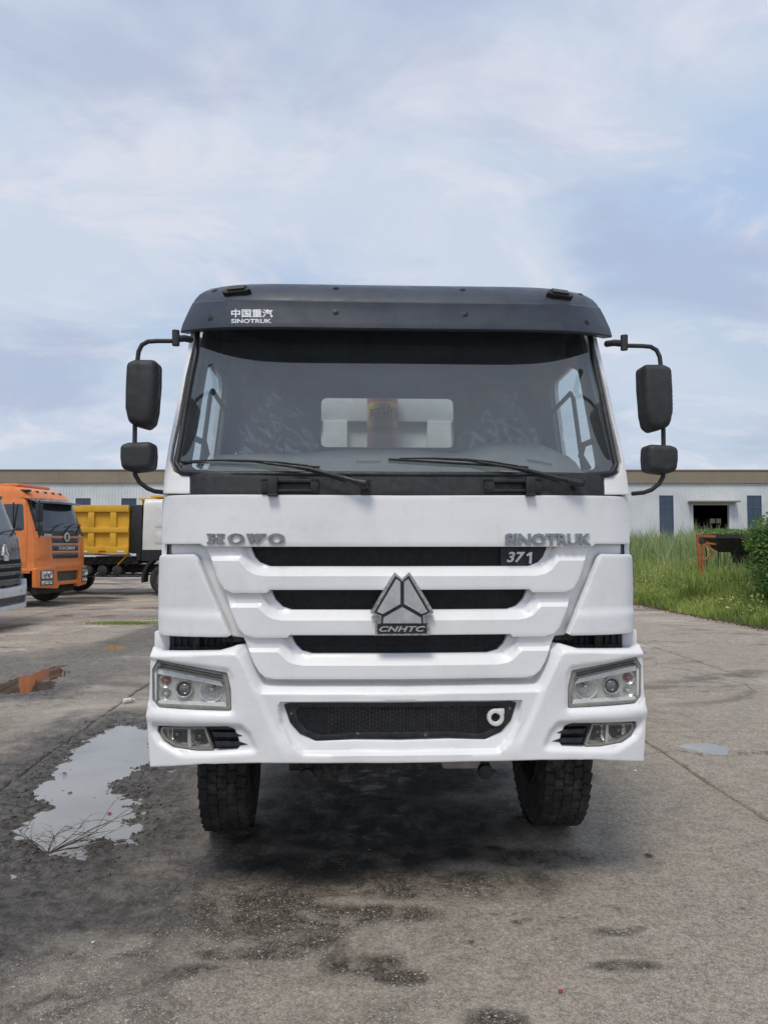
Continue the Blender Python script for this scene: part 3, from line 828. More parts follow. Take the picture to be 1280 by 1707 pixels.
def blades(name, x, y, h, wd, mat, lean=0.35, zf=bank_z, tone=None, parent=None, segs=2):
    n = len(x); z = zf(x, y)
    az = RNG.rand(n) * 2 * PI; la = RNG.rand(n) * 2 * PI; ln = (0.15 + RNG.rand(n)) * lean * h
    dx_, dy_ = np.cos(az) * wd / 2, np.sin(az) * wd / 2; lx, ly = np.cos(la) * ln, np.sin(la) * ln
    b0 = np.stack([x - dx_, y - dy_, z], 1); b1 = np.stack([x + dx_, y + dy_, z], 1)
    m0 = np.stack([x - dx_ * .8 + lx * .3, y - dy_ * .8 + ly * .3, z + h * 0.55], 1); m1 = np.stack([x + dx_ * .8 + lx * .3, y + dy_ * .8 + ly * .3, z + h * 0.55], 1)
    tp = np.stack([x + lx, y + ly, z + h * (1 - 0.28 * ln / (h * lean + 1e-6))], 1)
    co = np.stack([b0, b1, m0, m1, tp], 1).reshape(-1, 3)
    i = np.arange(n) * 5
    F = np.concatenate([np.stack([i, i + 1, i + 3], 1), np.stack([i, i + 3, i + 2], 1), np.stack([i + 2, i + 3, i + 4], 1)])
    o = tri_mesh(name, co, F, [mat], parent)
    if tone is None: tone = np.clip(RNG.rand(n) * 0.5 + (fbm(x * 1.1, y * 1.1, 6, 4) - 0.3) * 0.9, 0, 1)
    at = o.data.attributes.new('tone', 'FLOAT', 'POINT'); at.data.foreach_set('value', np.repeat(tone, 5).astype(np.float32))
    return o
# the ground under the weeds
yy, xx = np.meshgrid(np.linspace(9, 68, 120), np.concatenate([np.linspace(0, 1, 12), np.linspace(1.2, 40, 80)])); X = edge_x(yy) - 0.25 + xx; 
bank = grid_mesh('grass_bank', X, yy, bank_z(X, yy), 'soil'); tag(bank, kind='structure')
def scatter(n, y0, y1, d0, d1, powd=1.0):
    y = y0 + (y1 - y0) * RNG.rand(n); d = d0 + (d1 - d0) * RNG.rand(n) ** powd
    return edge_x(y) + d, y
# short bright verge, mixed weeds, tall reeds
x, y = scatter(34000, 10.5, 24, -0.08, 3.2, 0.9)
jag = 0.35 * (fbm(x * 0 + y * 1.1, y * 0.3, 44, 4) - 0.45); k = (x - edge_x(y)) > jag; x, y = x[k], y[k]
pt = fbm(x * 1.4, y * 1.4, 8, 3)
h = (0.14 + 0.34 * RNG.rand(len(x))) * (0.6 + 0.5 * np.clip(x - edge_x(y), 0, 1.6)) * (0.6 + pt * 0.9)
o1 = blades('verge_grass', x, y, h, 0.007 + 0.012 * RNG.rand(len(x)), 'grass_blade', 0.75); tag(o1, 'short bright green grass along the edge of the concrete yard', 'grass', kind='stuff')
x, y = scatter(34000, 12, 36, 2.2, 9)
pt = fbm(x * 0.9, y * 0.9, 28, 3)
h = (0.28 + 0.72 * RNG.rand(len(x)) ** 1.3) * (0.4 + 1.2 * pt)
o2 = blades('meadow_grass', x, y, h, 0.010 + 0.020 * RNG.rand(len(x)), 'grass_blade', 0.6); tag(o2, 'mixed knee high weeds and grass behind the short verge', 'weeds', kind='stuff')
x, y = scatter(30000, 21, 50, 3.4, 22, 0.8)
k = (x / y > 0.30) & ((x - 0.355 * y) < 6.8 + 0.0 * x) | (y > 30)
x, y = x[k], y[k]
pt = fbm(x * 0.5, y * 0.5, 38, 3)
h = (0.80 + 0.95 * RNG.rand(len(x))) * (0.55 + pt * 1.1)
o3 = blades('tall_reeds', x, y, h, 0.018 + 0.03 * RNG.rand(len(x)), 'reed_blade', 0.5, tone=np.clip(0.2 + 0.55 * RNG.rand(len(x)) + (pt - 0.5) * 0.9, 0, 1)); tag(o3, 'tall green reeds growing before the white warehouse', 'reeds', kind='stuff')
# broad leaved weeds between the blades
def leaf_cloud(name, P, size, mat, tone, parent=None, flat=0.4):
    n = len(P); a = RNG.randn(n, 3); a[:, 2] *= flat; a /= np.linalg.norm(a, axis=1)[:, None]
    b = RNG.randn(n, 3); b -= (b * a).sum(1)[:, None] * a; b /= np.linalg.norm(b, axis=1)[:, None]
    s = size * (0.6 + 0.8 * RNG.rand(n))[:, None]; nn_ = np.cross(a, b)
    v0 = P - a * s; v1 = P + b * s * 0.45 + nn_ * s * 0.15; v2 = P + a * s; v3 = P - b * s * 0.45 + nn_ * s * 0.15
    co = np.stack([v0, v1, v2, v3], 1).reshape(-1, 3); i = np.arange(n) * 4
    F = np.concatenate([np.stack([i, i + 1, i + 2], 1), np.stack([i, i + 2, i + 3], 1)])
    o = tri_mesh(name, co, F, [mat], parent)
    at = o.data.attributes.new('tone', 'FLOAT', 'POINT'); at.data.foreach_set('value', np.repeat(tone, 4).astype(np.float32))
    return o
x, y = scatter(26000, 12, 34, 0.5, 8)
k = fbm(x * 0.8, y * 0.8, 91, 4) > 0.48; x, y = x[k], y[k]
z = bank_z(x, y) + 0.05 + 0.55 * RNG.rand(len(x)) * (0.4 + fbm(x, y, 93, 3))
o4 = leaf_cloud('broadleaf_weeds', np.stack([x, y, z], 1), 0.045, 'grass_blade', np.clip(0.15 + 0.7 * RNG.rand(len(x)) * fbm(x, y, 95, 3) * 1.8, 0, 1)); tag(o4, 'broad leaved weeds spreading between the grass blades', 'weeds', kind='stuff')
x, y = scatter(700, 19.0, 21.6, 2.3, 5.5); pt = RNG.rand(len(x))
o9 = blades('weeds_around_frame', x, y, 0.5 + 0.6 * pt, 0.02 + 0.02 * RNG.rand(len(x)), 'reed_blade', 0.7); tag(o9, 'long grass hanging round the rusted frame and hopper', 'weeds', kind='stuff')
x = 8.4 + 4.4 * RNG.rand(2600); y = 18.9 + 1.5 * RNG.rand(2600); pt = fbm(x * 1.5, y * 1.5, 83, 3)
o10 = blades('weeds_before_frame', x, y, (0.45 + 0.75 * RNG.rand(2600)) * (0.5 + 1.0 * pt), 0.012 + 0.02 * RNG.rand(2600), 'grass_blade', 0.6); tag(o10, 'knee high weeds in front of the rusted orange frame', 'weeds', kind='stuff')
n = 1100; y = 14 + 16 * RNG.rand(n); x = edge_x(y) + 1.4 + 6.5 * RNG.rand(n)
o11 = blades('dry_stalks', x, y, 0.7 + 0.9 * RNG.rand(n), 0.010 + 0 * x, 'reed_blade', 0.35, tone=0.8 + 0.2 * RNG.rand(n)); tag(o11, 'dry pale stalks standing among the green weeds', 'dry grass', kind='stuff')
# seed heads: pale specks
x, y = scatter(1500, 13, 26, 0.4, 7); z = bank_z(x, y) + 0.25 + 0.45 * RNG.rand(len(x))
o5 = leaf_cloud('seed_heads', np.stack([x, y, z], 1), 0.02, 'grass_blade', np.ones(len(x))); tag(o5, 'pale dry seed heads standing over the weeds', 'seed heads', kind='stuff')
# litter along the edge
y = 10.5 + 12 * RNG.rand(1500); x = edge_x(y) + 0.12 * RNG.randn(1500) - 0.02
o6 = leaf_cloud('leaf_litter', np.stack([x, y, 0.012 + 0.02 * RNG.rand(1500)], 1), 0.022, 'dead_leaf', RNG.rand(1500), None, 0.15); tag(o6, 'brown leaf litter where the concrete meets the grass', 'leaf litter', kind='stuff')
# small tufts in the yard joint on the left
cx_, cy_ = gnd(212, 1040)
x = cx_ + 0.42 * RNG.randn(1600); y = cy_ + 0.10 * RNG.randn(1600)
o7 = blades('joint_weeds', x, y, 0.03 + 0.06 * RNG.rand(1600), 0.008 + 0 * x, 'grass_blade', 0.9, zf=lambda a, b: a * 0, tone=0.2 + 0.3 * RNG.rand(1600)); tag(o7, 'low weeds sprouting from a joint in the yard left of the white truck', 'weeds', kind='stuff')

def bushy_tree(name, base, lobes, nleaf, lsize, label, trunk_h, cat='tree', tone_base=0.25):
    t = empty(name, base, 0, label, cat)
    b = Vector(base); mb = MB()
    top = Vector((0.1, 0, trunk_h))
    mb.tube([(0, 0, -0.1), (0.05, 0.02, trunk_h * 0.5), tuple(top)], 0.07, 8, True, [0.10, 0.075, 0.06])
    for (c, r_) in lobes:
        c = Vector(c); mid = top.lerp(c, 0.5) + Vector((RNG.randn() * .1, RNG.randn() * .1, 0.05)); mb.tube([tuple(top * 0.8), tuple(mid), tuple(c)], 0.03, 6, True, [0.05, 0.03, 0.012])
    mb.build('trunk', 'bark', t, 60)
    Ps = []; tones = []
    for (c, r_) in lobes:
        k = int(nleaf * (r_[0] * r_[1] * r_[2]) ** (2 / 3) / sum((q[1][0] * q[1][1] * q[1][2]) ** (2 / 3) for q in lobes))
        d = RNG.randn(k, 3); d /= np.linalg.norm(d, axis=1)[:, None]
        rad = 1 - 0.45 * RNG.rand(k) ** 1.6
        bump_ = 0.72 + 0.55 * fbm(d[:, 0] * 2.6 + c[0] * 3, d[:, 1] * 2.6 + d[:, 2] * 3.1, 51, 4)
        p = np.array(c) + d * np.array(r_) * (rad * bump_)[:, None]
        Ps.append(p); tones.append(np.clip(tone_base + 0.5 * RNG.rand(k) + 0.35 * (bump_ - 1), 0, 1))
    leaf_cloud('crown', np.concatenate(Ps), lsize, 'bush_leaf', np.concatenate(tones), t, 0.6)
    return t
bushy_tree('vine_covered_tree', (9.42, 16.6, 0.3), [((0.1, 0.2, 1.55), (0.85, 0.8, 0.8)), ((-0.25, -0.1, 0.9), (0.7, 0.7, 0.75)), ((0.7, 0.1, 0.75), (0.9, 0.8, 0.8)), ((0.45, 0.3, 2.05), (0.55, 0.55, 0.45)), ((1.4, 0.4, 1.3), (0.9, 0.8, 0.9)), ((0.9, 0.2, 2.2), (0.7, 0.6, 0.6)), ((-0.45, 0.1, 1.5), (0.5, 0.5, 0.45)), ((-0.1, -0.3, 0.35), (0.65, 0.6, 0.45))], 26000, 0.042,
           'bushy tree smothered in creepers at the right edge of the grass', 1.1)

# ================================================================== warehouse
worn('wall_sheet', c4(0.66, 0.69, 0.69), rough=0.55, var=0.08, scale=0.25, dust=0.12)
worn('fascia_sheet', c4(0.27, 0.225, 0.155), rough=0.6, var=0.08, scale=0.3, dust=0.08)
worn('roof_sheet', c4(0.35, 0.36, 0.37), rough=0.6, var=0.1)
worn('window_frame', c4(0.10, 0.13, 0.16), rough=0.5, var=0.1)
m = MT('blue_glass'); m.p(col=c4(0.025, 0.05, 0.09), rough=0.04, ior=1.7)
BW = empty('warehouse', (0, 70.0, 0), R(0.25), 'long white ribbed metal warehouse with a tan eaves band behind the yard', 'building')
def ribbed(name, x0, x1, z0, z1, y=0.0, pitch=0.30, dep=0.035, mat='wall_sheet'):
    n = max(1, int(round((x1 - x0) / pitch))); p = (x1 - x0) / n
    vs = []
    for k in range(n):
        a = x0 + k * p
        for t, d in ((0.0, 0.0), (0.70, 0.0), (0.78, -dep), (0.92, -dep)): vs.append((a + t * p, d))
    vs.append((x1, 0.0))
    V = [(a, y + d, z0) for a, d in vs] + [(a, y + d, z1) for a, d in vs]; N = len(vs)
    return build(name, V, [(i, i + 1, N + i + 1, N + i) for i in range(N - 1)], mat, BW, None)
def bxp(px_): return (px_ - 640) / FPX * 70.0
def bzp(py_): return CH + (905.2 - py_) / FPX * 70.0
x_end = [-80.0, 62.0]
ZE = bzp(803.5)
wins_r = [(bxp(1099.6), bxp(1123.4)), (bxp(1246.5), bxp(1271)), (bxp(1394), bxp(1418)), (bxp(952), bxp(976)), (bxp(805), bxp(829))]
wr0, wr1 = 1.6, bzp(825.6)
door = (bxp(1155.7), bxp(1215.7)); dz = bzp(841.8)
ops = [(a, b, wr0, wr1, 'w') for a, b in wins_r] + [(door[0], door[1], -0.05, dz, 'd')]
k = -12
for k in range(-8, 3):
    a = bxp(203) + k * 4.5
    if a < -1: ops.append((a, a + 1.48, bzp(846), bzp(830.5), 'l'))
ops.sort()
cur = x_end[0]
for a, b, z0, z1, t in ops:
    ribbed('wall', cur, a, -0.05, ZE); ribbed('wall', a, b, z1, ZE)
    if z0 > 0: ribbed('wall', a, b, -0.05, z0)
    cur = b
ribbed('wall', cur, x_end[1], -0.05, ZE)
mb = MB(); 
for xa in np.arange(x_end[0], x_end[1], 6.0): mb.bx(xa, xa + 5.99, -0.16, 0.10, ZE - 0.02, bzp(784.2))
mb.bx(x_end[0] - .05, x_end[1], -0.24, 0.2, bzp(784.2), bzp(782.6)); mb.bx(x_end[0] - .05, x_end[1], -0.20, 0.0, ZE - 0.10, ZE - 0.021)
mb.build('eaves_band', 'fascia_sheet', BW)
mb = MB(); mb.add([(x_end[0], 0, bzp(783)), (x_end[1], 0, bzp(783)), (x_end[1], 16, bzp(783) + 0.4), (x_end[0], 16, bzp(783) + 0.4), (x_end[0], 32, bzp(783)), (x_end[1], 32, bzp(783))], [(0, 1, 2, 3), (3, 2, 5, 4)])
mb.bx(x_end[0], x_end[0] + .1, 0.1, 32, 0, bzp(784)); mb.bx(x_end[1] - .1, x_end[1], 0.1, 32, 0, bzp(784)); mb.build('roof', 'roof_sheet', BW)
for a, b, z0, z1, t in ops:
    if t == 'd': continue
    mb = MB(); f = 0.06
    mb.bx(a, a + f, -0.02, 0.1, z0, z1); mb.bx(b - f, b, -0.02, 0.1, z0, z1); mb.bx(a + f, b - f, -0.02, 0.1, z0, z0 + f); mb.bx(a + f, b - f, -0.02, 0.1, z1 - f, z1)
    mb.bx((a + b) / 2 - 0.025, (a + b) / 2 + 0.025, -0.01, 0.1, z0 + f, z1 - f)
    nh = 4 if t == 'w' else 1
    for q in range(1, nh): zz = z0 + (z1 - z0) * q / nh; mb.bx(a + f, b - f, 0.0, 0.1, zz - 0.025, zz + 0.025)
    wo = mb.build('window', 'window_frame', BW)
    tri_mesh('pane', np.array([(a + f, 0.04, z0 + f), (b - f, 0.04, z0 + f), (b - f, 0.04, z1 - f), (a + f, 0.04, z1 - f)]), np.array([[0, 1, 2, 3]]), ['blue_glass'], wo)
# doorway: white jambs, canopy, dark hall with a lit opening in its far wall
mb = MB(); a, b = door
mb.bx(a - 0.22, a, -0.10, 0.3, -0.05, dz + 0.25, 0.01); mb.bx(b, b + 0.22, -0.10, 0.3, -0.05, dz + 0.25, 0.01); mb.bx(a, b, -0.10, 0.3, dz, dz + 0.25, 0.01)
mb.build('door_frame', 'wall_sheet', BW)
mb = MB(); mb.bx(bxp(1147), bxp(1228), -1.0, 0.0, bzp(837.8), bzp(835.2)); mb.build('door_canopy', 'fascia_sheet', BW)
mb = MB(); x0, x1 = a - 6, b + 14; lx0, lx1 = 43.3, 44.8
mb.bx(x0, x1, 24, 24.1, -0.05, 4.4); mb.bx(x0, lx0, 24, 24.1, 4.4, 5.02); mb.bx(lx1, x1, 24, 24.1, 4.4, 5.02); mb.bx(x0, x1, 24, 24.1, 5.02, 8.5); mb.bx((lx0 + lx1) / 2 - .05, (lx0 + lx1) / 2 + .05, 23.95, 24.05, 4.4, 5.02)
mb.bx(x0, x0 + .1, 0.4, 24, 0, 8.5); mb.bx(x1 - .1, x1, 0.4, 24, 0, 8.5); mb.bx(x0, x1, 0.4, 24, 8.4, 8.5)
mb.build('hall_interior', 'interior_dark', BW)
mb = MB(); mb.add([(lx0, 24.05, 4.4), (lx1, 24.05, 4.4), (lx1, 24.05, 5.02), (lx0, 24.05, 5.02)], [(0, 1, 2, 3)]); mb.build('far_pane', 'hall_glass', BW)

# ================================================================== things in the grass and on the yard
worn('rusty_orange', c4(0.42, 0.12, 0.035), rough=0.7, var=0.35, scale=14, dust=0.35, dustcol=(0.12, 0.05, 0.03, 1))
worn('dark_steel', c4(0.030, 0.026, 0.026), rough=0.8, var=0.4, scale=5, dust=0.4, dustcol=(0.09, 0.06, 0.04, 1), bump=0.3, bs=30)
Dh = 21.5
HX = at_depth(1194, 897, Dh); H2 = at_depth(1217, 921, Dh); H3 = at_depth(1222, 940, Dh)
hop = empty('steel_hopper', (HX.x + 1.1, Dh + 0.7, 0.5), 0, 'dark rusted steel hopper overgrown with weeds beside the bushy tree', 'hopper')
def rel(p): return (p.x - (HX.x + 1.1), p.z - 0.5)
(xa, za), (xb, zb_), (xc, zc) = rel(HX), rel(H2), rel(H3); xb *= 0.82
mb = MB()
def frustum(x0, z0, x1, z1, dy0, dy1):
    mb.add([(x0, -dy0, z0), (-x0, -dy0, z0), (-x0, dy0, z0), (x0, dy0, z0), (x1, -dy1, z1), (-x1, -dy1, z1), (-x1, dy1, z1), (x1, dy1, z1)], [(0, 1, 5, 4), (1, 2, 6, 5), (2, 3, 7, 6), (3, 0, 4, 7), (0, 1, 2, 3)])
frustum(xa, za + 0.12, xa, za, 0.7, 0.7); frustum(xa, za, xb, zb_, 0.7, 0.35); frustum(xb * 0.45, zb_, xb * 0.35, zc, 0.2, 0.15)
mb.build('bin', 'dark_steel', hop, None)
for sx in (-1, 1):
    for sy in (-1, 1):
        mb = MB(); mb.cyl((sx * 0.8, 0.2 + sy * 0.4, -0.6), (sx * 0.85, 0.2 + sy * 0.42, za), 0.022, seg=8); mb.build('leg', 'dark_steel', hop)
nl = 900; P_ = np.stack([HX.x + 2.2 * RNG.rand(nl), Dh + 0.1 + 1.2 * RNG.rand(nl), 2.02 + 0.20 * RNG.rand(nl) ** 1.5], 1)
o8 = leaf_cloud('hopper_weeds', P_, 0.05, 'bush_leaf', np.clip(0.4 + 0.6 * RNG.rand(nl), 0, 1)); tag(o8, 'weeds growing on top of the dark steel hopper', 'weeds', kind='stuff')
fr = empty('machine_frame', tuple(at_depth(1163, 930, 20.6)), 0, 'orange rusted steel machine frame sticking out of the grass left of the hopper', 'steel frame')
o0 = at_depth(1163, 930, 20.6)
def rf(px_, py_, dyy=0.0): p = at_depth(px_, py_, 20.6) - o0; return (p.x, p.y + dyy, p.z)
for nm, a, b, r_ in (('post', (1161.5, 891), (1167, 975), 0.045), ('post', (1169, 905), (1170, 975), 0.035), ('top_rail', (1160, 893), (1191, 894), 0.05), ('brace', (1168, 925), (1178, 903), 0.03), ('brace', (1178, 903), (1186, 922), 0.03), ('lower_rail', (1176, 905), (1192, 907), 0.035), ('brace', (1186, 922), (1172, 936), 0.03)):
    mb = MB(); mb.tube([rf(*a), rf(*b)], r_, 4); mb.build(nm, 'rusty_orange', fr, None)
mb = MB(); mb.cyl(rf(1168, 902, -0.04), rf(1168, 902, 0.05), 0.09, seg=16); mb.build('sheave', 'dark_steel', fr)

# dead twigs lying over the puddle
worn('dead_twig', c4(0.07, 0.05, 0.038), rough=0.85, var=0.3, scale=20)
tw = MB(); bx0, by0 = gnd(80, 1426)
def twig(p, d, L, r_, depth=0):
    pts = [Vector(p)]; d = Vector(d).normalized(); n_ = 7
    curl = Vector((RNG.randn(), RNG.randn(), -0.4)) * 0.10
    for k in range(n_):
        d = (d + curl + Vector((RNG.randn(), RNG.randn(), RNG.randn())) * 0.07).normalized(); q = pts[-1] + d * L / n_
        if q.z < 0.004: q.z = 0.004; d.z = abs(d.z) * 0.3
        pts.append(q)
    tw.tube([tuple(q) for q in pts], r_, 5, True, [r_ * (1 - 0.75 * k / n_) for k in range(n_ + 1)])
    if depth < 2:
        for k in range(2, n_, 1 + depth):
            if RNG.rand() < 0.75: twig(pts[k], d + Vector((RNG.randn(), RNG.randn(), RNG.rand() * 0.5)) * 0.8, L * (0.35 + 0.25 * RNG.rand()), r_ * 0.55, depth + 1)
for az_, L_ in ((15, 0.62), (35, 0.50), (60, 0.34), (95, 0.30), (130, 0.3), (158, 0.26), (2, 0.46), (24, 0.42), (48, 0.36), (112, 0.26), (8, 0.3)):
    twig((bx0, by0, 0.008), (math.cos(R(az_)), math.sin(R(az_)) * 0.8, 0.42), L_, 0.0032)
tag(tw.build('dead_branch', 'dead_twig', None, None), 'bare dead twigs lying at the near end of the long puddle', 'branch')
# white crumpled bottle
worn('white_plastic', c4(0.68, 0.68, 0.66), rough=0.4, var=0.12, scale=30)
x, y = gnd(214, 1172)
bt = empty('plastic_bottle', (x, y, 0.0), R(35), 'crumpled white plastic bottle lying beside the far end of the puddle', 'bottle')
mb = MB(); mb.lathe([(0, -0.055), (0.026, -0.052), (0.031, -0.03), (0.026, -0.01), (0.031, 0.012), (0.027, 0.032), (0.013, 0.052), (0.012, 0.062), (0, 0.062)], (0, 0, 0.029), axis=(1, 0.1, 0), seg=16); mb.build('body', 'white_plastic', bt, 50)
mb = MB(); mb.cyl((0.060, 0.006, 0.029), (0.072, 0.007, 0.029), 0.014, seg=14); mb.build('cap', 'white_plastic', bt)
# scraps
worn('red_plastic', c4(0.35, 0.02, 0.03), rough=0.4, var=0.2)
def scrap(name, px_, py_, sz, mat, label, cat, z=0.006):
    x, y = gnd(px_, py_); mb = MB()
    n_ = 9; vs = []
    for k in range(n_): a = 2 * PI * k / n_; r_ = sz * (0.7 + 0.5 * RNG.rand()); vs.append((math.cos(a) * r_, math.sin(a) * r_ * 0.7, 0.004 * RNG.rand()))
    vs.append((0, 0, sz * 0.3)); mb.add(vs, [(k, (k + 1) % n_, n_) for k in range(n_)]); o = mb.build(name, mat, None, None); o.location = (x, y, z); o.rotation_euler = (0, 0, RNG.rand() * 6)
    return tag(o, label, cat)
scrap('plastic_scrap', 934, 1655, 0.011, 'red_plastic', 'small dark red plastic scrap on the concrete near the camera', 'scrap')
scrap('plastic_scrap', 183, 1354, 0.022, 'red_plastic', 'dark red scrap lying in the long puddle', 'scrap', -0.006)
scrap('paper_scrap', 1059, 1286, 0.018, 'white_plastic', 'tiny white paper scrap on the concrete right of the front wheel', 'scrap')
scrap('paper_scrap', 156, 1573, 0.010, 'white_plastic', 'white sliver on the dark wet concrete at lower left', 'scrap')
scrap('dead_leaf', 117, 1320, 0.022, 'dead_leaf', 'brown dead leaf floating in the middle of the long puddle', 'leaf', -0.007)
scrap('dead_leaf', 108, 1290, 0.025, 'dead_leaf', 'brown dead leaf at the left edge of the long puddle', 'leaf', 0.004)
scrap('dead_leaf', 1081, 1427, 0.020, 'underbody', 'black curled leaf on the concrete right of the front wheel', 'leaf', 0.004)
# loose stones and clods
def stones(name, x, y, r_, mat, zf, label, cat):
    n = len(x); bm = bmesh.new(); bmesh.ops.create_icosphere(bm, subdivisions=1, radius=1.0); base = np.array([v.co[:] for v in bm.verts]); F0 = np.array([[v.index for v in f.verts] for f in bm.faces]); bm.free()
    co = base[None] * (0.7 + 0.6 * RNG.rand(n, len(base), 1)) * r_[:, None, None] * np.array([1, 1, 0.6])
    co += np.stack([x, y, zf], 1)[:, None, :]
    F = (F0[None] + (np.arange(n) * len(base))[:, None, None]).reshape(-1, 3)
    o = tri_mesh(name, co.reshape(-1, 3), F, [mat]); return tag(o, label, cat, kind='stuff')
worn('mud_clod', c4(0.085, 0.078, 0.07), rough=0.75, var=0.3, scale=20)
worn('pale_stone', c4(0.34, 0.32, 0.29), rough=0.8, var=0.3, scale=9)
A_ = np.array(resample(P_MAIN, 0.04)); n = 1500; idx = RNG.randint(0, len(A_), n); x = A_[idx, 0] + 0.13 * RNG.randn(n); y = A_[idx, 1] + 0.16 * RNG.randn(n)
zz, _ = ground_fields(x[None], y[None]); stones('mud_clods', x, y, 0.003 + 0.011 * RNG.rand(n) ** 3, 'mud_clod', zz[0] + 0.002, 'dark clods of mud around the long puddle', 'mud clods')
n = 1300; x = -3 + 6 * RNG.rand(n); y = 2.2 + 6 * RNG.rand(n) ** 1.4; k = fbm(x * 1.5, y * 1.5, 66, 3) > 0.45; x, y = x[k], y[k]
zz, _ = ground_fields(x[None], y[None]); stones('grit', x, y, 0.0012 + 0.0035 * RNG.rand(len(x)) ** 3, 'pale_stone', zz[0] + 0.001, 'loose pale grit scattered over the concrete in front of the white truck', 'grit')
# ================================================================== the white dump truck
truck = empty('dump_truck', (TX, TY, 0), TYAW, 'large white dump truck facing the camera with a dark visor over its windscreen', 'truck')
def yb(x, z=0): a = abs(x) / 1.24; return 0.10 * a ** 5 + 0.02 * a * a
def yf(x, z=0): a = abs(x) / 1.2; return 0.05 + 0.12 * a ** 6 + 0.02 * a * a + 0.04 * max(0.0, z - 1.9)
def yw(x, z): a = abs(x) / 1.15; return 0.085 + (z - 2.1) * 0.34 + 0.105 * a ** 4
def mp(surf, off=0.0): return lambda u, v, d: (u, surf(u, v) + off + d, v)
def px2(poly, surf): return [loc(p[0], p[1], surf) for p in poly]
def mirror_pts(L): return [(-x, z) for x, z in L]
def symline(L): return L + [(-x, z) for x, z in L[::-1] if abs(x) > 1e-6]

# ---- bonnet panel under the windscreen
hood_out = sym([(666, 826), (273, 826, .012), (269.5, 850), (269, 907, .008), (334, 907, .01), (341, 911.5), (666, 911.5)], yf)
def hood_d(V):
    x, z = V[:, 0], V[:, 1]
    return 0.004 * np.sin((z - 1.75) * 9) + 0.0015 * np.sin(x * 7 + z * 3) + 0.012 * sstep(1.08, 1.22, np.abs(x))
panel('bonnet_panel', hood_out, mp(yf), 'white_paint', truck, depthf=hood_d, thick=0.028, res=0.022, edge=0.0045)

# ---- grille tiers
def tier(outl, face, slot):
    O = sym(outl, yf)
    Fp = symline(px2(face, yf)); xs = [p for p in Fp]
    # close the face polygon far below so that only its top edge matters
    zb = min(p[1] for p in O) - 0.05
    Fl = [(p[0], p[1]) for p in px2(face, yf)]
    poly = [(Fl[0][0] - 0.2, Fl[0][1])] + Fl[:-1] + [(0.0, Fl[-1][1])]
    poly = poly + [(-x, z) for x, z in poly[:-1][::-1]]
    poly = poly + [(-poly[0][0], zb), (poly[0][0], zb)]
    SL = [(p[0], p[1]) for p in px2(slot, yf)]; SL = SL[:-1] + [(0.0, SL[-1][1])]
    SP = SL + [(-x, z) for x, z in SL[:-1][::-1]]
    def d(V):
        dF = np.where(inside(V, poly), 0, seg_dist(V, poly))
        dS = seg_dist(V, SP, closed=False)
        cap = 0.020 + 0.028 * (1 - sstep(0.028, 0.052, dS))
        return np.minimum(1.05 * dF, cap)
    crease = symline(Fl[:-1] + [(0.0, Fl[-1][1])])
    off = [(x, z + 0.018) for x, z in Fl if abs(x) > abs(Fl[1][0]) - 1e-4]
    return panel('grille_panel', O, mp(yf), 'white_paint', truck, depthf=d, thick=0.03, res=0.018, edge=0.0035, creases=[crease], smooth=26)
tier([(666, 944.5), (448, 944.5, .03), (431.5, 938), (423, 929), (417, 915), (415, 904), (338, 904), (341, 912), (352.6, 934), (364, 968), (374, 983, .02), (388, 989, .01), (445, 989, .008), (450, 983.5), (666, 983.5)],
     [(350, 935), (398, 935), (404, 941), (411, 950), (422, 957), (437, 960.5), (666, 960.5)], [(416, 912), (423, 929), (431.5, 938), (448, 944.5), (666, 944.5)])
tier([(666, 1018), (485, 1018, .03), (470, 1013), (458, 1001.5), (451, 988), (450, 976), (368, 976), (378, 998), (388, 1025), (398, 1048.6), (408, 1059, .02), (425, 1063.7, .01), (479, 1063.7, .008), (483, 1059), (666, 1059)],
     [(382, 1013), (430, 1013), (436, 1019), (444, 1027), (455, 1032), (470, 1034.5), (666, 1034.5)], [(451, 986), (458, 1001.5), (470, 1013), (485, 1018), (666, 1018)])
tier([(666, 1092), (519, 1092, .03), (502, 1087), (492, 1077), (484, 1063), (483, 1052), (400, 1052), (413, 1080), (423, 1105.5), (431.5, 1120.5), (441.6, 1129, .02), (458, 1132.5, .01), (666, 1132.5)],
     [(412, 1087.5), (463, 1087.5), (469, 1093), (477, 1101), (488, 1107), (505, 1109.8), (666, 1109.8)], [(484, 1062), (492, 1077), (502, 1087), (519, 1092), (666, 1092)])
# ---- recessed skin between grille and corner panels
sur = sym([(666, 903), (277, 903, .02), (280, 934), (312, 940), (383, 1064), (405, 1066), (418, 1100), (445, 1150), (666, 1150)], yf)
slots = [
    [(418, 908), (417, 916), (423, 929), (431.5, 938), (448, 944.5), (666, 944.5)],
    [(451, 982), (458, 1001.5), (470, 1013), (485, 1018), (666, 1018)],
    [(484, 1056), (492, 1077), (502, 1087), (519, 1092), (666, 1092)]]
hl = []
for s_ in slots:
    L = [(p[0], p[1]) for p in px2(s_, yf)]; L = L[:-1] + [(0.0, L[-1][1])]
    q = [(0.0, L[0][1])] + L + [(-x, z) for x, z in L[:-1][::-1]]
    hl.append([(x * 1.004, z - 0.004 if i > 1 and i < len(q) - 1 else z) for i, (x, z) in enumerate(q)])
panel('grille_surround', sur, mp(yf, 0.058), 'white_paint', truck, holes=hl, thick=0.02, res=0.035, edge=0.01)
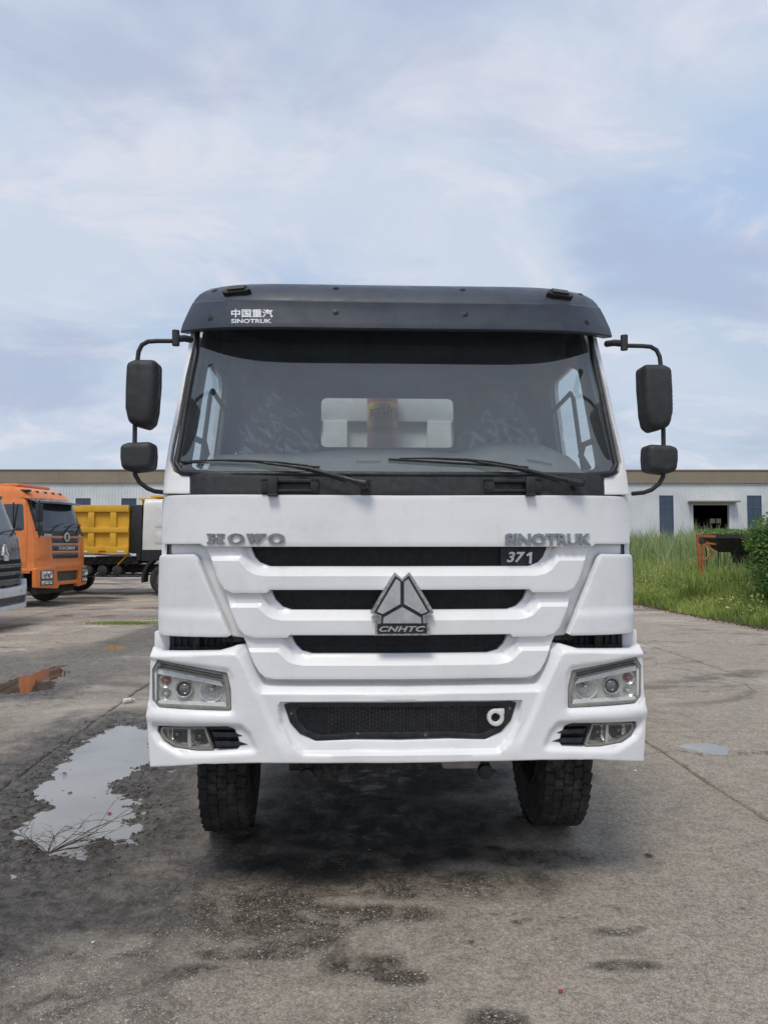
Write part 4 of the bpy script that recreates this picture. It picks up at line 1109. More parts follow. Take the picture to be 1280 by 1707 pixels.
# ---- honeycomb mesh behind every opening
def honeycomb(name, poly, surf, off, pitch=0.0115, wall=0.30, thick=0.004, mat='grille_black'):
    P = np.array(poly); (u0, v0), (u1, v1) = P.min(0), P.max(0)
    vs, fs = [], []; dxp = pitch; dyp = pitch * 0.866; r_o = pitch / math.sqrt(3); r_i = r_o * (1 - wall)
    rows = int((v1 - v0) / dyp) + 2
    cells = [(u0 + i * dxp + (dxp / 2 if k % 2 else 0), v0 + k * dyp) for k in range(rows) for i in range(int((u1 - u0) / dxp) + 2)]
    ok = inside(np.array(cells), poly)
    for (cx, cz), k in zip(cells, ok):
        if not k: continue
        b = len(vs)
        for rr, dd in ((r_o, 0), (r_i, 0), (r_i * 0.97, thick)):
            for j in range(6):
                a = PI / 6 + j * PI / 3; x, z = cx + rr * math.cos(a), cz + rr * math.sin(a); vs.append((x, surf(x, z) + off + dd, z))
        for j in range(6):
            j2 = (j + 1) % 6
            fs.append((b + j, b + j2, b + 6 + j2, b + 6 + j)); fs.append((b + 6 + j, b + 6 + j2, b + 12 + j2, b + 12 + j))
    return build(name, vs, fs, mat, truck, None)
for q in hl:
    honeycomb('grille_mesh', [(x * 1.01, z) for x, z in q], yf, 0.072)
# dark radiator room behind the honeycomb
mb = MB(); mb.bx(-1.0, 1.0, 0.34, 0.36, 0.78, 1.9); mb.build('radiator_core', 'radiator', truck)
mb = MB(); mb.bx(-1.02, 1.02, 0.20, 0.335, 1.90, 1.93); mb.bx(-1.05, -1.02, 0.2, 0.36, 0.78, 1.93); mb.bx(1.02, 1.05, 0.2, 0.36, 0.78, 1.93)
for z in (1.30, 1.555, 1.76): mb.bx(-0.9, 0.9, 0.16, 0.20, z - 0.02, z + 0.02)
for x in (-0.66, -0.3, 0.34, 0.62): mb.bx(x, x + 0.03, 0.17, 0.2, 1.2, 1.88)
mb.build('radiator_frame', 'underbody', truck)

# ---- corner panels
def corner(side):
    O = half([(262, 925, .03), (321, 924, .012), (327, 929), (384, 1060, .004), (378, 1062.5), (262, 1059, .02), (260, 990)], lambda x, z: yf(x, z) - 0.02, side)
    zc = loc(300, 1028, 0.1)[1]
    def d(V): return 0.010 * sstep(zc + 0.006, zc + 0.022, V[:, 1]) + 0.035 * sstep(1.14, 1.27, np.abs(V[:, 0])) ** 2
    p = panel('corner_panel', O, mp(yf, -0.022), 'white_paint', truck, depthf=d, thick=0.05, res=0.02, edge=0.009)
    mb = MB(); zt, zb_ = loc(262, 925, 0.2)[1], loc(262, 1059, 0.2)[1]
    xo = abs(min(O, key=lambda q: -abs(q[0]))[0])
    mb.bx(side * (xo - 0.045), side * (xo - 0.02), 0.25, 0.62, zb_ + 0.012, zt - 0.012, 0.006); mb.build('corner_return', 'white_paint', truck)
    # white post and black gap under the panel
    mb = MB(); a = loc(263, 1060, 0.3); b = loc(288, 1090, 0.3)
    mb.bx(-side * 0 + side * abs(a[0]), side * abs(b[0]) - side * 0.0, 0.24, 0.34, b[1] - 0.08, a[1] + 0.03, 0.008); mb.build('corner_post', 'white_paint', truck)
    mb = MB(); c = loc(288, 1055, 0.3); e = loc(440, 1100, 0.3)
    mb.bx(side * abs(c[0]), side * abs(e[0]), 0.26, 0.30, e[1] - 0.1, c[1] + 0.03)
    for k in range(14):
        xx = abs(e[0]) + (abs(c[0]) - abs(e[0])) * (k + 0.5) / 14; mb.bx(side * (xx - 0.006), side * (xx + 0.006), 0.246, 0.26, e[1], c[1])
    mb.build('step_well', 'grille_black', truck)
for s_ in (-1, 1): corner(s_)

# ---- bumper
B_out = sym([(666, 1124), (458, 1124, .02), (440, 1118), (427, 1100), (411, 1079, .01), (391, 1079.6, .02), (364, 1086.5, .05), (267, 1087.5, .02), (256, 1084), (250, 1080.5, .004), (249, 1130), (248, 1160, .03), (244.5, 1192, .03), (247, 1235), (250, 1279, .006), (340, 1274, .1), (430, 1272.5), (666, 1272.5)], yb)
head_h = lambda s: half([(262, 1101, .012), (378, 1122.5, .014), (384, 1150), (385, 1187, .014), (264, 1181, .02), (253.5, 1169, .02), (253, 1117, .012)], yb, s)
fog_h = lambda s: half([(261, 1211.5, .01), (377.5, 1212, .01), (390, 1218), (396, 1232), (399, 1244, .01), (394.7, 1251.5, .01), (354, 1254), (327, 1254), (287, 1248), (270, 1237), (261, 1222, .01)], yb, s)
low_h = sym([(666, 1174.5), (484, 1177, .008), (475.5, 1180, .006), (486, 1208, .03), (502, 1226, .03), (524, 1238.5, .02), (590, 1237), (666, 1238)], yb)
crest = [loc(p[0], p[1], yb) for p in [(245, 1095), (372, 1092), (391, 1092), (398, 1099), (405, 1112), (418, 1141), (424, 1152), (434, 1159), (666, 1159.5)]]
crest[-1] = (0.0, crest[-1][1])
cpoly = [(-1.5, crest[0][1])] + crest; cpoly = cpoly + [(-x, z) for x, z in cpoly[:-1][::-1]]; cpoly += [(1.5, 0.2), (-1.5, 0.2)]
recess = sym([(666, 1171), (463, 1171, .02), (463, 1190), (466, 1210, .05), (485, 1242, .05), (503, 1259, .03), (666, 1260)], yb)
dish = {s: half([(251, 1203, .03), (404, 1206, .04), (420, 1222), (436, 1258, .04), (300, 1264, .1), (262, 1242, .05), (251, 1222)], yb, s) for s in (-1, 1)}
hz = {s: half([(245, 1094, .02), (383, 1113, .03), (391, 1130), (393, 1194, .03), (255, 1187, .02), (244, 1170)], yb, s) for s in (-1, 1)}
cl = [loc(p[0], p[1], yb) for p in [(392, 1088), (405, 1112), (418, 1141), (436, 1185), (455, 1226), (462, 1245)]]
def bump_d(V):
    x, z = V[:, 0], V[:, 1]
    do = np.where(inside(V, cpoly), 0, seg_dist(V, cpoly))
    sideways = sstep(0.78, 0.95, np.abs(x))
    D = 0.095 * sstep(0, 0.055, do) * (1 - sideways) + 0.05 * sstep(0, 0.04, do) * sideways
    # centre lower than the outer horns, divided by a diagonal crease
    xl = np.interp(z, [p[1] for p in cl[::-1]], [abs(p[0]) for p in cl[::-1]])
    D += 0.016 * sstep(0.0, 0.035, xl - np.abs(x)) * sstep(cl[-1][1] - 0.05, cl[-2][1] + 0.02, z)
    D += 0.032 * sstep(0.0, 0.014, -sdist(V, recess))
    for s in (-1, 1):
        D += 0.020 * sstep(0.0, 0.03, -sdist(V, dish[s])) + 0.010 * sstep(0.0, 0.018, -sdist(V, hz[s]))
    zm = loc(300, 1195, 0.1)[1]
    D -= 0.012 * np.exp(-((z - zm) / 0.03) ** 2) * sstep(0.75, 0.9, np.abs(x))
    D += 0.0012 * np.sin(x * 11 + z * 6) + 0.001 * np.sin(x * 23 - z * 17)
    return D
bumper = panel('bumper', B_out, mp(yb), 'white_paint', truck, holes=[head_h(-1), head_h(1), fog_h(-1), fog_h(1), low_h], depthf=bump_d, thick=0.035, res=0.0115, edge=0.006,
      creases=[symline(crest)], smooth=50)
for s in (-1, 1):
    xo = abs(loc(247, 1235, yb)[0]); zt, zb_ = loc(250, 1083, yb)[1], loc(250, 1278, yb)[1]
    mb = MB(); mb.bx(s * (xo - 0.035), s * (xo - 0.016), 0.14, 0.75, zb_, zt - 0.02, 0.006); mb.build('bumper_return', 'white_paint', bumper)
# dark plate that closes the bumper from behind
mb = MB(); mb.bx(-1.16, 1.16, 0.21, 0.23, 0.78, 1.25)
mb.build('bumper_backing', 'grille_black', bumper)
# lower grille plate with honeycomb
lg = sym([(666, 1172), (484, 1174, .008), (472, 1178, .006), (482, 1208, .03), (499, 1227, .03), (527, 1238.5, .015), (560, 1236.5), (591, 1233), (666, 1233)], yb)
lgi = sym([(666, 1183), (500, 1183, .01), (492, 1190, .01), (497, 1206, .02), (512, 1221, .02), (534, 1229, .01), (560, 1227.5), (591, 1224.5), (666, 1224.5)], yb)
panel('lower_grille_plate', lg, mp(yb, 0.040), 'grille_black', truck, holes=[lgi], thick=0.006, res=0.02, edge=0.002)
honeycomb('lower_grille_mesh', [(x * 1.01, z + (0.004 if z > 1.0 else -0.004)) for x, z in lgi], yb, 0.043, 0.0125, 0.30)
mb = MB(); 
for k in range(44):
    x = -0.36 + k * 0.0172; mb.bx(x, x + 0.004, 0.13, 0.15, 0.82, 1.03)
mb.build('radiator_fins', 'bolt_steel', truck)
for p in ((484.5, 1193), (596.5, 1227), (710.5, 1229), (852, 1184)):
    mb = MB(); x, z = loc(p[0], p[1], yb); mb.lathe([(0.0, 0.006), (0.005, 0.005), (0.0075, 0.0)], (x, yb(x) + 0.04, z), seg=10)
    mb.build('plate_screw', 'bolt_steel', truck)
# white nozzle and the dark tube opening on the other side
x, z = loc(825, 1195, 0.05)
mb = MB(); mb.lathe([(0.022, 0.03), (0.025, 0.036), (0.038, 0.036), (0.042, 0.030), (0.042, 0.0), (0.022, 0.0), (0.022, 0.03)], (x, 0.065, z), seg=28)
mb.box((x + 0.026, 0.05, z + 0.028), (0.036, 0.03, 0.03), 0.005); mb.build('hose_nozzle', 'white_hose', truck)
mb = MB(); mb.lathe([(0.0, 0.0), (0.021, 0.0)], (x, 0.06, z), seg=20); mb.build('nozzle_bore', 'void_black', truck)
x, z = loc(511, 1195, 0.05)
mb = MB(); mb.lathe([(0.036, 0.0), (0.043, 0.0), (0.043, 0.05), (0.036, 0.05)], (x, 0.125, z), seg=28, close=True); mb.build('tow_socket', 'black_plastic', truck)

# ---- headlamps
def headlamp(side):
    hlamp = link_mesh('headlight', bpy.data.meshes.new('headlight'), truck)
    bpy.data.objects.remove(hlamp)
    sf = lambda x, z: yb(x, z) + 0.02
    P = lambda px, py, sfc=sf: (lambda q: ((-q[0] if side > 0 else q[0]), q[1]))(loc(px, py, sfc))
    # moulded bezel frame
    outer = half([(262, 1102, .012), (378, 1123, .014), (383, 1150), (384, 1186, .012), (264, 1180, .02), (253.5, 1168, .02), (253, 1119, .01)], yb, side)
    inner = half([(262, 1112, .004), (372, 1134.5, .006), (378, 1180.5, .006), (262, 1175, .016), (256, 1166, .01), (255.5, 1122, .008)], yb, side)
    fr = panel('headlight', [(x * 1.001, z) for x, z in outer], mp(yb, 0.020), 'gasket_grey', truck, holes=[inner], thick=0.05, res=0.015, edge=0.005)
    # two brow strips
    mb = MB()
    for dz, rr in ((0.010, 0.004), (0.022, 0.003)):
        path = [(lambda q: (q[0], yb(*q) + 0.014, q[1] + dz))(P(px_, py_)) for px_, py_ in ((268, 1113), (320, 1123), (371, 1133))]
        mb.tube(path, rr, 6)
    mb.build('lamp_brow', 'black_plastic', fr)
    # silver back panel with round openings left for lamps
    back = half([(254, 1111), (372, 1133), (379, 1181), (256, 1175)], yb, side)
    circ = lambda px_, py_, rr: (lambda q: [(q[0] + rr * math.cos(a), q[1] + rr * math.sin(a)) for a in np.linspace(0, 2 * PI, 33)[:-1]])(P(px_, py_))
    panel('lamp_bezel', back, mp(yb, 0.058), 'lamp_bezel', fr, holes=[circ(350.5, 1152.5, 0.056), circ(274, 1137, 0.031), circ(274, 1159, 0.031)], thick=0.004, res=0.015, edge=0)
    mb = MB(); a, b = P(262, 1115), P(366, 1137); c, d_ = P(372, 1145), P(262, 1124)
    q = [a, b, c, d_]
    mb.prism(q if side < 0 else q[::-1], lambda u, v, d: (u, yb(u, v) + 0.034 + d, v), 0, 0.006)
    a, b, c, d_ = P(264, 1168), P(375, 1172), P(377, 1179), P(262, 1174)
    q = [a, b, c, d_]
    mb.prism(q if side < 0 else q[::-1], lambda u, v, d: (u, yb(u, v) + 0.034 + d, v), 0, 0.006)
    mb.build('lamp_shelf', 'lamp_shelf', fr)
    # projector
    x, z = P(306, 1149.5); y0 = yb(x) + 0.062
    mb = MB(); mb.lathe([(0.043, 0.0), (0.045, 0.022), (0.041, 0.030), (0.037, 0.028), (0.034, 0.012), (0.030, 0.004)], (x, y0, z), seg=36); mb.build('projector_ring', 'chrome', fr)
    mb = MB(); mb.lathe([(0.0, 0.030), (0.010, 0.029), (0.020, 0.025), (0.028, 0.017), (0.033, 0.006)], (x, y0, z), seg=32); mb.build('projector_lens', 'lens_glass', fr)
    # main reflector bowl
    x, z = P(350.5, 1152.5); y0 = yb(x) + 0.064
    mb = MB(); mb.lathe([(0.0, -0.045), (0.015, -0.04), (0.034, -0.022), (0.049, 0.004), (0.054, 0.016), (0.058, 0.018), (0.059, 0.0)], (x, y0 + 0.0, z), seg=40)
    mb.build('reflector_bowl', 'reflector', fr)
    o = bpy.data.objects[-1] if False else None
    mb = MB(); mb.lathe([(0.0, 0.014), (0.009, 0.012), (0.012, 0.0), (0.012, -0.04)], (x, y0, z), seg=16)
    for k in range(0):
        xx = x - 0.036 + k * 0.009; mb.bx(xx - 0.0012, xx + 0.0012, y0 - 0.004, y0 - 0.001, z - 0.034, z - 0.002)
    mb.build('lamp_bulb', 'chrome', fr)
    # two stacked indicator bowls
    for (px_, py_), mt in (((274, 1137), 'bulb_red'), ((274, 1159), 'reflector')):
        x, z = P(px_, py_); y0 = yb(x) + 0.06
        mb = MB(); mb.lathe([(0.0, -0.02), (0.018, -0.012), (0.031, 0.008), (0.034, 0.010)], (x, y0, z), seg=28); mb.build('indicator_bowl', 'reflector', fr)
        mb = MB(); mb.lathe([(0.0, 0.016), (0.008, 0.013), (0.011, 0.004), (0.011, -0.015)], (x, y0, z), seg=14); mb.build('indicator_bulb', mt, fr)
        mb = MB()
        for k in range(8):
            xx = x - 0.026 + k * 0.0075; hh = math.sqrt(max(0.0, 0.031 ** 2 - (xx - x) ** 2)) * 0.9
            mb.cyl((xx, y0 - 0.012, z - hh), (xx, y0 - 0.012, z + hh), 0.0016, seg=6)
        mb.build('indicator_fluting', 'lamp_glass', fr)
    # clear cover
    cov = half([(261, 1111, .004), (373, 1133.5, .006), (379, 1181, .006), (261, 1175.5, .016), (254.5, 1167, .01), (254, 1121, .008)], yb, side)
    panel('lamp_cover', cov, mp(yb, 0.012), 'lamp_glass', fr, thick=0.012, res=0.02, edge=0.006)
for s in (-1, 1): headlamp(s)
# ---- fog lamps with black finned inserts
def foglamp(side):
    P = lambda px, py: (lambda q: ((-q[0] if side > 0 else q[0]), q[1]))(loc(px, py, yb))
    fl_out = half([(266, 1214, .01), (341, 1214, .004), (354, 1252.5, .004), (327, 1252.5), (290, 1246.5), (272, 1235), (266, 1224, .01)], yb, side)
    fl_in = half([(270, 1217, .008), (338.5, 1217, .003), (350, 1249.5, .003), (327, 1249.5), (292, 1243.5), (276, 1233), (270, 1224, .008)], yb, side)
    fr = panel('fog_lamp', fl_out, mp(yb, 0.022), 'gasket_grey', truck, holes=[fl_in], thick=0.03, res=0.012, edge=0.002)
    circ = lambda px_, py_, rr: (lambda q: [(q[0] + rr * math.cos(a), q[1] + rr * math.sin(a)) for a in np.linspace(0, 2 * PI, 33)[:-1]])(P(px_, py_))
    panel('fog_lamp_back', fl_out, mp(yb, 0.056), 'lamp_bezel', fr, holes=[[(P(292.5, 1229)[0] + a * 0.049, P(292.5, 1229)[1] + b * 0.040) for a, b in ((-.55, -1), (1, -1), (1, 1), (-1, 1), (-1, -.2))], [(P(330.5, 1231.5)[0] + a * 0.043, P(330.5, 1231.5)[1] + b * 0.042) for a, b in ((-1, -1), (1, -1), (1, 1), (-1, 1))]], thick=0.004, res=0.015, edge=0)
    for (cx_, cy_), (wx_, wz_) in (((292.5, 1229), (0.050, 0.041)), ((330.5, 1231.5), (0.044, 0.043))):
        x, z = P(cx_, cy_)
        uu, vv = np.meshgrid(np.linspace(-1, 1, 15), np.linspace(-1, 1, 11))
        ff = np.floor((uu + 1) * 3.5) * 0.9
        Yd = 0.052 + 0.034 * (1 - np.maximum(np.abs(uu), np.abs(vv)) ** 2.2) + 0.004 * np.sin(uu * 16) + yb(x)
        grid_mesh('fog_reflector', x + uu * wx_, Yd, z + vv * wz_, 'chrome', fr)
        mb = MB(); mb.lathe([(0.0, 0.026), (0.007, 0.023), (0.009, 0.0), (0.009, -0.02)], (x, yb(x) + 0.055, z + 0.004), seg=12); mb.build('fog_bulb', 'lens_glass', fr)
    mb = MB(); q = [P(311, 1217), P(315, 1217), P(317, 1249), P(312, 1249)]
    mb.prism(q if side < 0 else q[::-1], lambda u, v, d: (u, yb(u) + 0.03 + d, v), 0, 0.02); mb.build('fog_divider', 'lamp_bezel', fr)
    panel('fog_cover', [(x, z) for x, z in fl_in], mp(yb, 0.020), 'lamp_glass', fr, thick=0.004, res=0.02, edge=0.003)
    ins = half([(259, 1209), (378, 1210), (392, 1216), (400, 1232), (402, 1246), (396, 1253.5), (330, 1256), (270, 1240), (259, 1222)], yb, side)
    panel('fin_insert', ins, mp(yb, 0.066), 'grille_black', truck, thick=0.004, res=0.02, edge=0)
    mb = MB()
    for pts in (((352, 1222), (392, 1223.5), (404, 1228.5), (392, 1230), (356, 1230)), ((357, 1238), (398, 1238), (412, 1242.5), (396, 1245), (360, 1246)), ((346, 1211.5), (378, 1212.5), (386, 1217), (349, 1217.5))):
        q = [P(*p) for p in pts]
        mb.prism(q if side < 0 else q[::-1], lambda u, v, d: (u, yb(u) + 0.018 + d, v), 0, 0.045)
    x, z = P(368, 1233.5); mb.lathe([(0, 0.008), (0.006, 0.006), (0.008, 0)], (x, yb(x) + 0.064, z), seg=10)
    mb.build('fin', 'grille_black', truck)
for s in (-1, 1): foglamp(s)

# ---- cowl strip under the windscreen
cow = sym([(666, 786), (316, 786), (315.5, 829), (666, 829)], yf)
def yc(x, z): return yf(x, z) + 0.012 + (z - 2.0) * 0.12
cowl = panel('cowl_strip', cow, mp(yc), 'black_plastic', truck, thick=0.02, res=0.03, edge=0.006)
for cx, off in ((483, 0), (852, 0)):
    xa, za = loc(cx - 46, 799, yc); xb, zb_ = loc(cx + 48, 822, yc)
    mb = MB()
    yy = yc((xa + xb) / 2, za)
    for x0, x1, z0, z1 in ((xa, xb, za - 0.018, za), (xa, xb, zb_ + 0.004, zb_ + 0.018), (xa, xa + 0.05, zb_, za), (xb - 0.04, xb, zb_, za)):
        mb.bx(x0, x1, yy - 0.03, yy + 0.02, z0, z1, 0.005)
    mb.build('grab_handle', 'black_plastic', truck)
for px_ in (456, 881):
    x, z = loc(px_, 811, yc); mb = MB(); mb.box((x, yc(x, z) - 0.028, z), (0.048, 0.03, 0.096), 0.008); mb.box((x, yc(x, z) - 0.034, z - 0.045), (0.05, 0.04, 0.012), 0.004); mb.build('handle_strap', 'black_plastic', truck)

# ---- windscreen, gasket
ws = sym([(666, 540), (331, 540, .02), (327, 590), (315, 650), (299, 748), (294, 773, .03), (304, 787, .02), (360, 790.5), (666, 791)], yw)
panel('windscreen', ws, mp(yw, 0.004), 'windscreen_glass', truck, thick=0.0, res=0.05, edge=0)
mb = MB()
A = dedupe(resample(dedupe(ws), 0.04)); path = [(x, yw(x, z) - 0.001, z) for x, z in A]
mb.tube(path + [path[0]], 0.0145, 8, False)
mb.build('windscreen_gasket', 'black_plastic', truck, 60)
# ---- front pillars (white)
def pillar(side):
    O = half([(330, 548), (327, 556), (310, 627), (297, 700), (287, 745), (283.5, 768, .03), (289, 786, .02), (303, 792), (316.5, 793, .004), (316.5, 822.5, .004), (270.5, 823, .01), (274, 785), (281, 740), (292.5, 684), (303, 627), (317, 556), (318, 548)], yw, side)
    panel('front_pillar', O, mp(yw, 0.006), 'white_paint', truck, thick=0.05, res=0.014, edge=0.008)
for s in (-1, 1): pillar(s)
ZTOP = 3.08
def xw(z): return 1.235 - 0.105 * max(0.0, min(1.0, (z - 2.02) / 0.95))
def cabside(side):
    O = [(0.26, 0.95), (0.26, 2.0), (0.36, 2.16), (0.56, 2.98), (0.66, ZTOP, .08), (1.98, ZTOP, .06), (2.0, 0.95)]
    Wn = [(0.50, 2.20, .04), (1.24, 2.16, .06), (1.26, 2.86, .08), (0.76, 2.88, .05), (0.60, 2.80, .06)]
    mpf = lambda u, v, d: (side * (xw(v) - d), u, v)
    pp = panel('cab_side', round_poly(O), mpf, 'white_paint', truck, holes=[round_poly(Wn)], thick=0.02, res=0.08, edge=0.01)
    mpi = lambda u, v, d: (side * (xw(v) - 0.045 - d), u, v)
    O2 = [(0.23, 1.3), (0.235, 2.1), (0.53, 3.05), (1.94, 3.05), (1.94, 1.3)]
    Wi = [(0.51, 2.21, .04), (1.22, 2.17, .06), (1.24, 2.84, .08), (0.77, 2.86, .05), (0.61, 2.79, .06)]
    panel('door_lining', round_poly(O2), mpi, 'door_trim', truck, holes=[round_poly(Wi)], thick=0.02, res=0.08, edge=0.006)
    panel('side_window', round_poly([(u + (0.01 if u > 0.9 else -0.01), v + (0.01 if v > 2.5 else -0.01)) for u, v, *_ in Wn]), lambda u, v, d: (side * (xw(v) - 0.035 - d), u, v), 'side_glass', truck, thick=0.0, res=0.2, edge=0)
    mb = MB(); f = lambda u, v: (side * (xw(v) - 0.07), u, v)
    mb.tube([f(0.74, 2.22), f(0.76, 2.66), f(0.80, 2.70), f(1.24, 2.66)], 0.014, 8); mb.build('window_rail', 'black_plastic', truck)
    mb = MB(); mb.tube([(side * 1.10, 0.50, 2.20), (side * 1.06, 0.52, 2.28), (side * 1.07, 0.50, 2.34), (side * 1.12, 0.46, 2.36)], 0.018, 8); mb.build('pillar_grip', 'black_plastic', truck)
    # door seam and handle
    mb = MB(); mb.bx(side * (xw(1.7) - 0.004), side * (xw(1.7) + 0.03), 1.2, 1.36, 1.86, 1.90, 0.006); mb.build('door_handle', 'black_plastic', truck)
for s in (-1, 1): cabside(s)
# ---- cab back wall with window, floor, roof
RW = [loc(535, 661, 1.9), loc(757, 746, 1.9)]
rwx0, rwz1 = RW[0]; rwx1, rwz0 = RW[1]
Rh = round_poly([(rwx0, rwz0), (rwx1, rwz0), (rwx1, rwz1), (rwx0, rwz1)], 0.05)
panel('cab_back', [(-1.19, 1.3), (1.19, 1.3), (1.10, 3.06), (-1.10, 3.06)], lambda u, v, d: (u, 1.9 + d, v), 'headliner', truck, holes=[Rh], thick=0.05, res=0.15, edge=0.01)
panel('rear_window', Rh, lambda u, v, d: (u, 1.93 + d, v), 'side_glass', truck, thick=0.0, res=0.3, edge=0)
mb = MB(); mb.bx(-1.07, 1.07, 0.56, 2.0, 3.03, 3.055); mb.build('roof_lining', 'headliner', truck)
mb = MB(); mb.bx(-1.15, 1.15, 0.4, 1.95, 1.25, 1.29); mb.build('cab_floor', 'interior_dark', truck)
mb = MB()
n = 24; prof = []
vs = []; ys = [0.46, 0.62, 0.9, 1.4, 1.85, 1.98]; zs = [3.11, 3.17, 3.2, 3.2, 3.17, 3.08]
for y, z in zip(ys, zs):
    for k in range(n + 1):
        t = -1 + 2 * k / n; a = abs(t); wx = 1.095 * t; vs.append((wx, y, z - 0.14 * a ** 7))
fs = [(i * (n + 1) + k, i * (n + 1) + k + 1, (i + 1) * (n + 1) + k + 1, (i + 1) * (n + 1) + k) for i in range(len(ys) - 1) for k in range(n)]
mb.add(vs, fs); mb.build('cab_roof', 'white_paint', truck, 60)

# ---- dark visor above the windscreen
def row(px0, py0, pyc, y_c, y_e, n=48, pw=5.0, drop=None):
    """one horizontal line of the visor: half width from the pixel px0, centre height from pyc, end height from py0"""
    xe, ze = loc(px0 - 4, py0, y_e); _, zc = loc(666, pyc, y_c)
    rr = []
    for k in range(n + 1):
        t = -1 + 2 * k / n; a = abs(t)
        # squeeze points into the corner
        s_ = math.sin(t * PI / 2 * 0.999) * 0.35 + t * 0.65
        aa = abs(s_); rr.append((xe * -s_ * (1.022 if s_ > 0 else 1.0), y_c + (y_e - y_c) * aa ** pw, zc + (ze - zc) * aa ** 4))
    return rr
rows = [
    row(318, 557, 552, 0.30, 0.52),
    row(306, 555, 550, 0.195, 0.44),
    row(305.5, 552, 547, 0.185, 0.43),
    row(309, 540, 537, 0.188, 0.43),
    row(318, 520, 520, 0.205, 0.44),
    row(325, 506, 505, 0.206, 0.455),
    row(327, 504, 503.2, 0.224, 0.466),
    row(330, 499, 499.5, 0.232, 0.47),
    row(337, 491, 490, 0.26, 0.50),
    row(346, 485.5, 482.5, 0.30, 0.53),
    row(358, 481, 478.5, 0.35, 0.56),
    row(372, 478.5, 476.0, 0.42, 0.62),
    row(385, 478, 476.5, 0.52, 0.70)]
nn = len(rows[0]); vs = [p for r_ in rows for p in r_]
fs = [(i * nn + k, i * nn + k + 1, (i + 1) * nn + k + 1, (i + 1) * nn + k) for i in range(len(rows) - 1) for k in range(nn - 1)]
mb = MB(); mb.add(vs, fs); visor = mb.build('visor', 'visor_paint', truck, 24)
sm = visor.modifiers.new('thickness', 'SOLIDIFY'); sm.thickness = 0.008; sm.offset = -1
bvh_v = BVHTree.FromPolygons([Vector(v) for v in vs], fs)
def on(bvh, px_, py_):
    for k in range(12):
        d = (TMI.to_3x3() @ ray(px_ + (666 - px_) * 0.01 * k, py_ + k * 0.5)).normalized(); r_ = bvh.ray_cast(CAML, d)
        if r_[0] is not None: break
    n_ = r_[1] if r_[1].dot(d) < 0 else -r_[1]
    return r_[0], n_
for p in ((358, 485), (560, 480.5), (771, 483), (967, 491), (351, 530), (559.5, 520.5), (775, 523.5), (978, 537)):
    q, n_ = on(bvh_v, *p)
    mb = MB(); mb.lathe([(0.016, -0.002), (0.017, 0.003), (0.012, 0.004), (0.010, 0.001), (0.008, 0.006), (0.0, 0.007)], q, axis=n_, seg=16); mb.build('visor_bolt', 'black_plastic', visor)
for cx, cy in ((397, 488), (930, 494)):
    q, n_ = on(bvh_v, cx, cy); rz_ = n_.to_track_quat('-Y', 'Z').to_matrix()
    def lampf(u, v, d): return tuple(q + rz_ @ Vector((u, d, v)))
    mb = MB(); mb.prism([(-0.082, -0.012), (-0.055, -0.024), (0.055, -0.024), (0.082, -0.012), (0.078, 0.0), (0.06, 0.022), (-0.06, 0.022), (-0.078, 0.0)], lampf, -0.022, 0.01)
    lm = mb.build('marker_lamp', 'black_plastic', visor)
    mb = MB(); mb.prism([(-0.05, -0.012), (0.05, -0.012), (0.05, 0.017), (-0.05, 0.017)], lampf, -0.034, -0.02); mb.build('marker_lens', 'amber_dark', lm)
def stick_text(text, cx, cy, wpx, hpx, bvh, mat, name, parent, proud=0.002, **kw):
    vs_, fs_ = font_poly(text, **kw)
    mn, mx = vs_.min(0), vs_.max(0); vv = (vs_ - (mn + mx) / 2) / (mx - mn + 1e-9) ; vv[:, 2] = np.sign(vv[:, 2]) if kw.get('extrude') else 0
    o_ = []
    for a, b, c in vv:
        q, n_ = on(bvh, cx + a * wpx, cy - b * hpx); o_.append(q + n_ * (proud * (1 + c * 0.5 if kw.get('extrude') else 1)))
    return build(name, o_, fs_, mat, parent, None)
stick_text('中国重汽', 420.5, 522.5, 69, 14.0, bvh_v, 'decal_white', 'visor_lettering', visor, offset=0.022)
stick_text('SINOTRUK', 419.5, 535.5, 67, 7.0, bvh_v, 'decal_white', 'visor_lettering', visor, offset=0.03)

# ---- badges
def surf_letters(name, vs2, fs, surf, off, thick, mat, parent=truck):
    """flat letter shapes (x,z) -> raised solid letters"""
    n = len(vs2); top = [(x, surf(x, z) + off - thick, z) for x, z in vs2]; bot = [(x, surf(x, z) + off, z) for x, z in vs2]
    cnt = {}
    for f in fs:
        for a, b in zip(f, tuple(f[1:]) + (f[0],)): cnt[(a, b)] = 1
    F = [tuple(f) for f in fs] + [(a, b, b + n, a + n) for (a, b) in cnt if (b, a) not in cnt]
    o = build(name, top + bot, F, mat, parent, None)
    bm = bmesh.new(); bm.from_mesh(o.data); bmesh.ops.recalc_face_normals(bm, faces=bm.faces); bm.to_mesh(o.data); bm.free()
    return o
def fit_text(text, x0, y0, x1, y1, surf, **kw):
    vs_, fs_ = font_poly(text, **kw); mn, mx = vs_.min(0), vs_.max(0)
    a = loc(x0, y0, surf); b = loc(x1, y1, surf)
    out_ = [(a[0] + (v[0] - mn[0]) / (mx[0] - mn[0]) * (b[0] - a[0]), b[1] + (v[1] - mn[1]) / (mx[1] - mn[1]) * (a[1] - b[1])) for v in vs_]
    return out_, fs_
v2, f2_ = fit_text('SINOTRUK', 841, 889, 984, 909, yf, offset=0.034, spacing=1.0)
surf_letters('badge_lettering', v2, f2_, yf, 0.0, 0.013, 'badge_chrome')
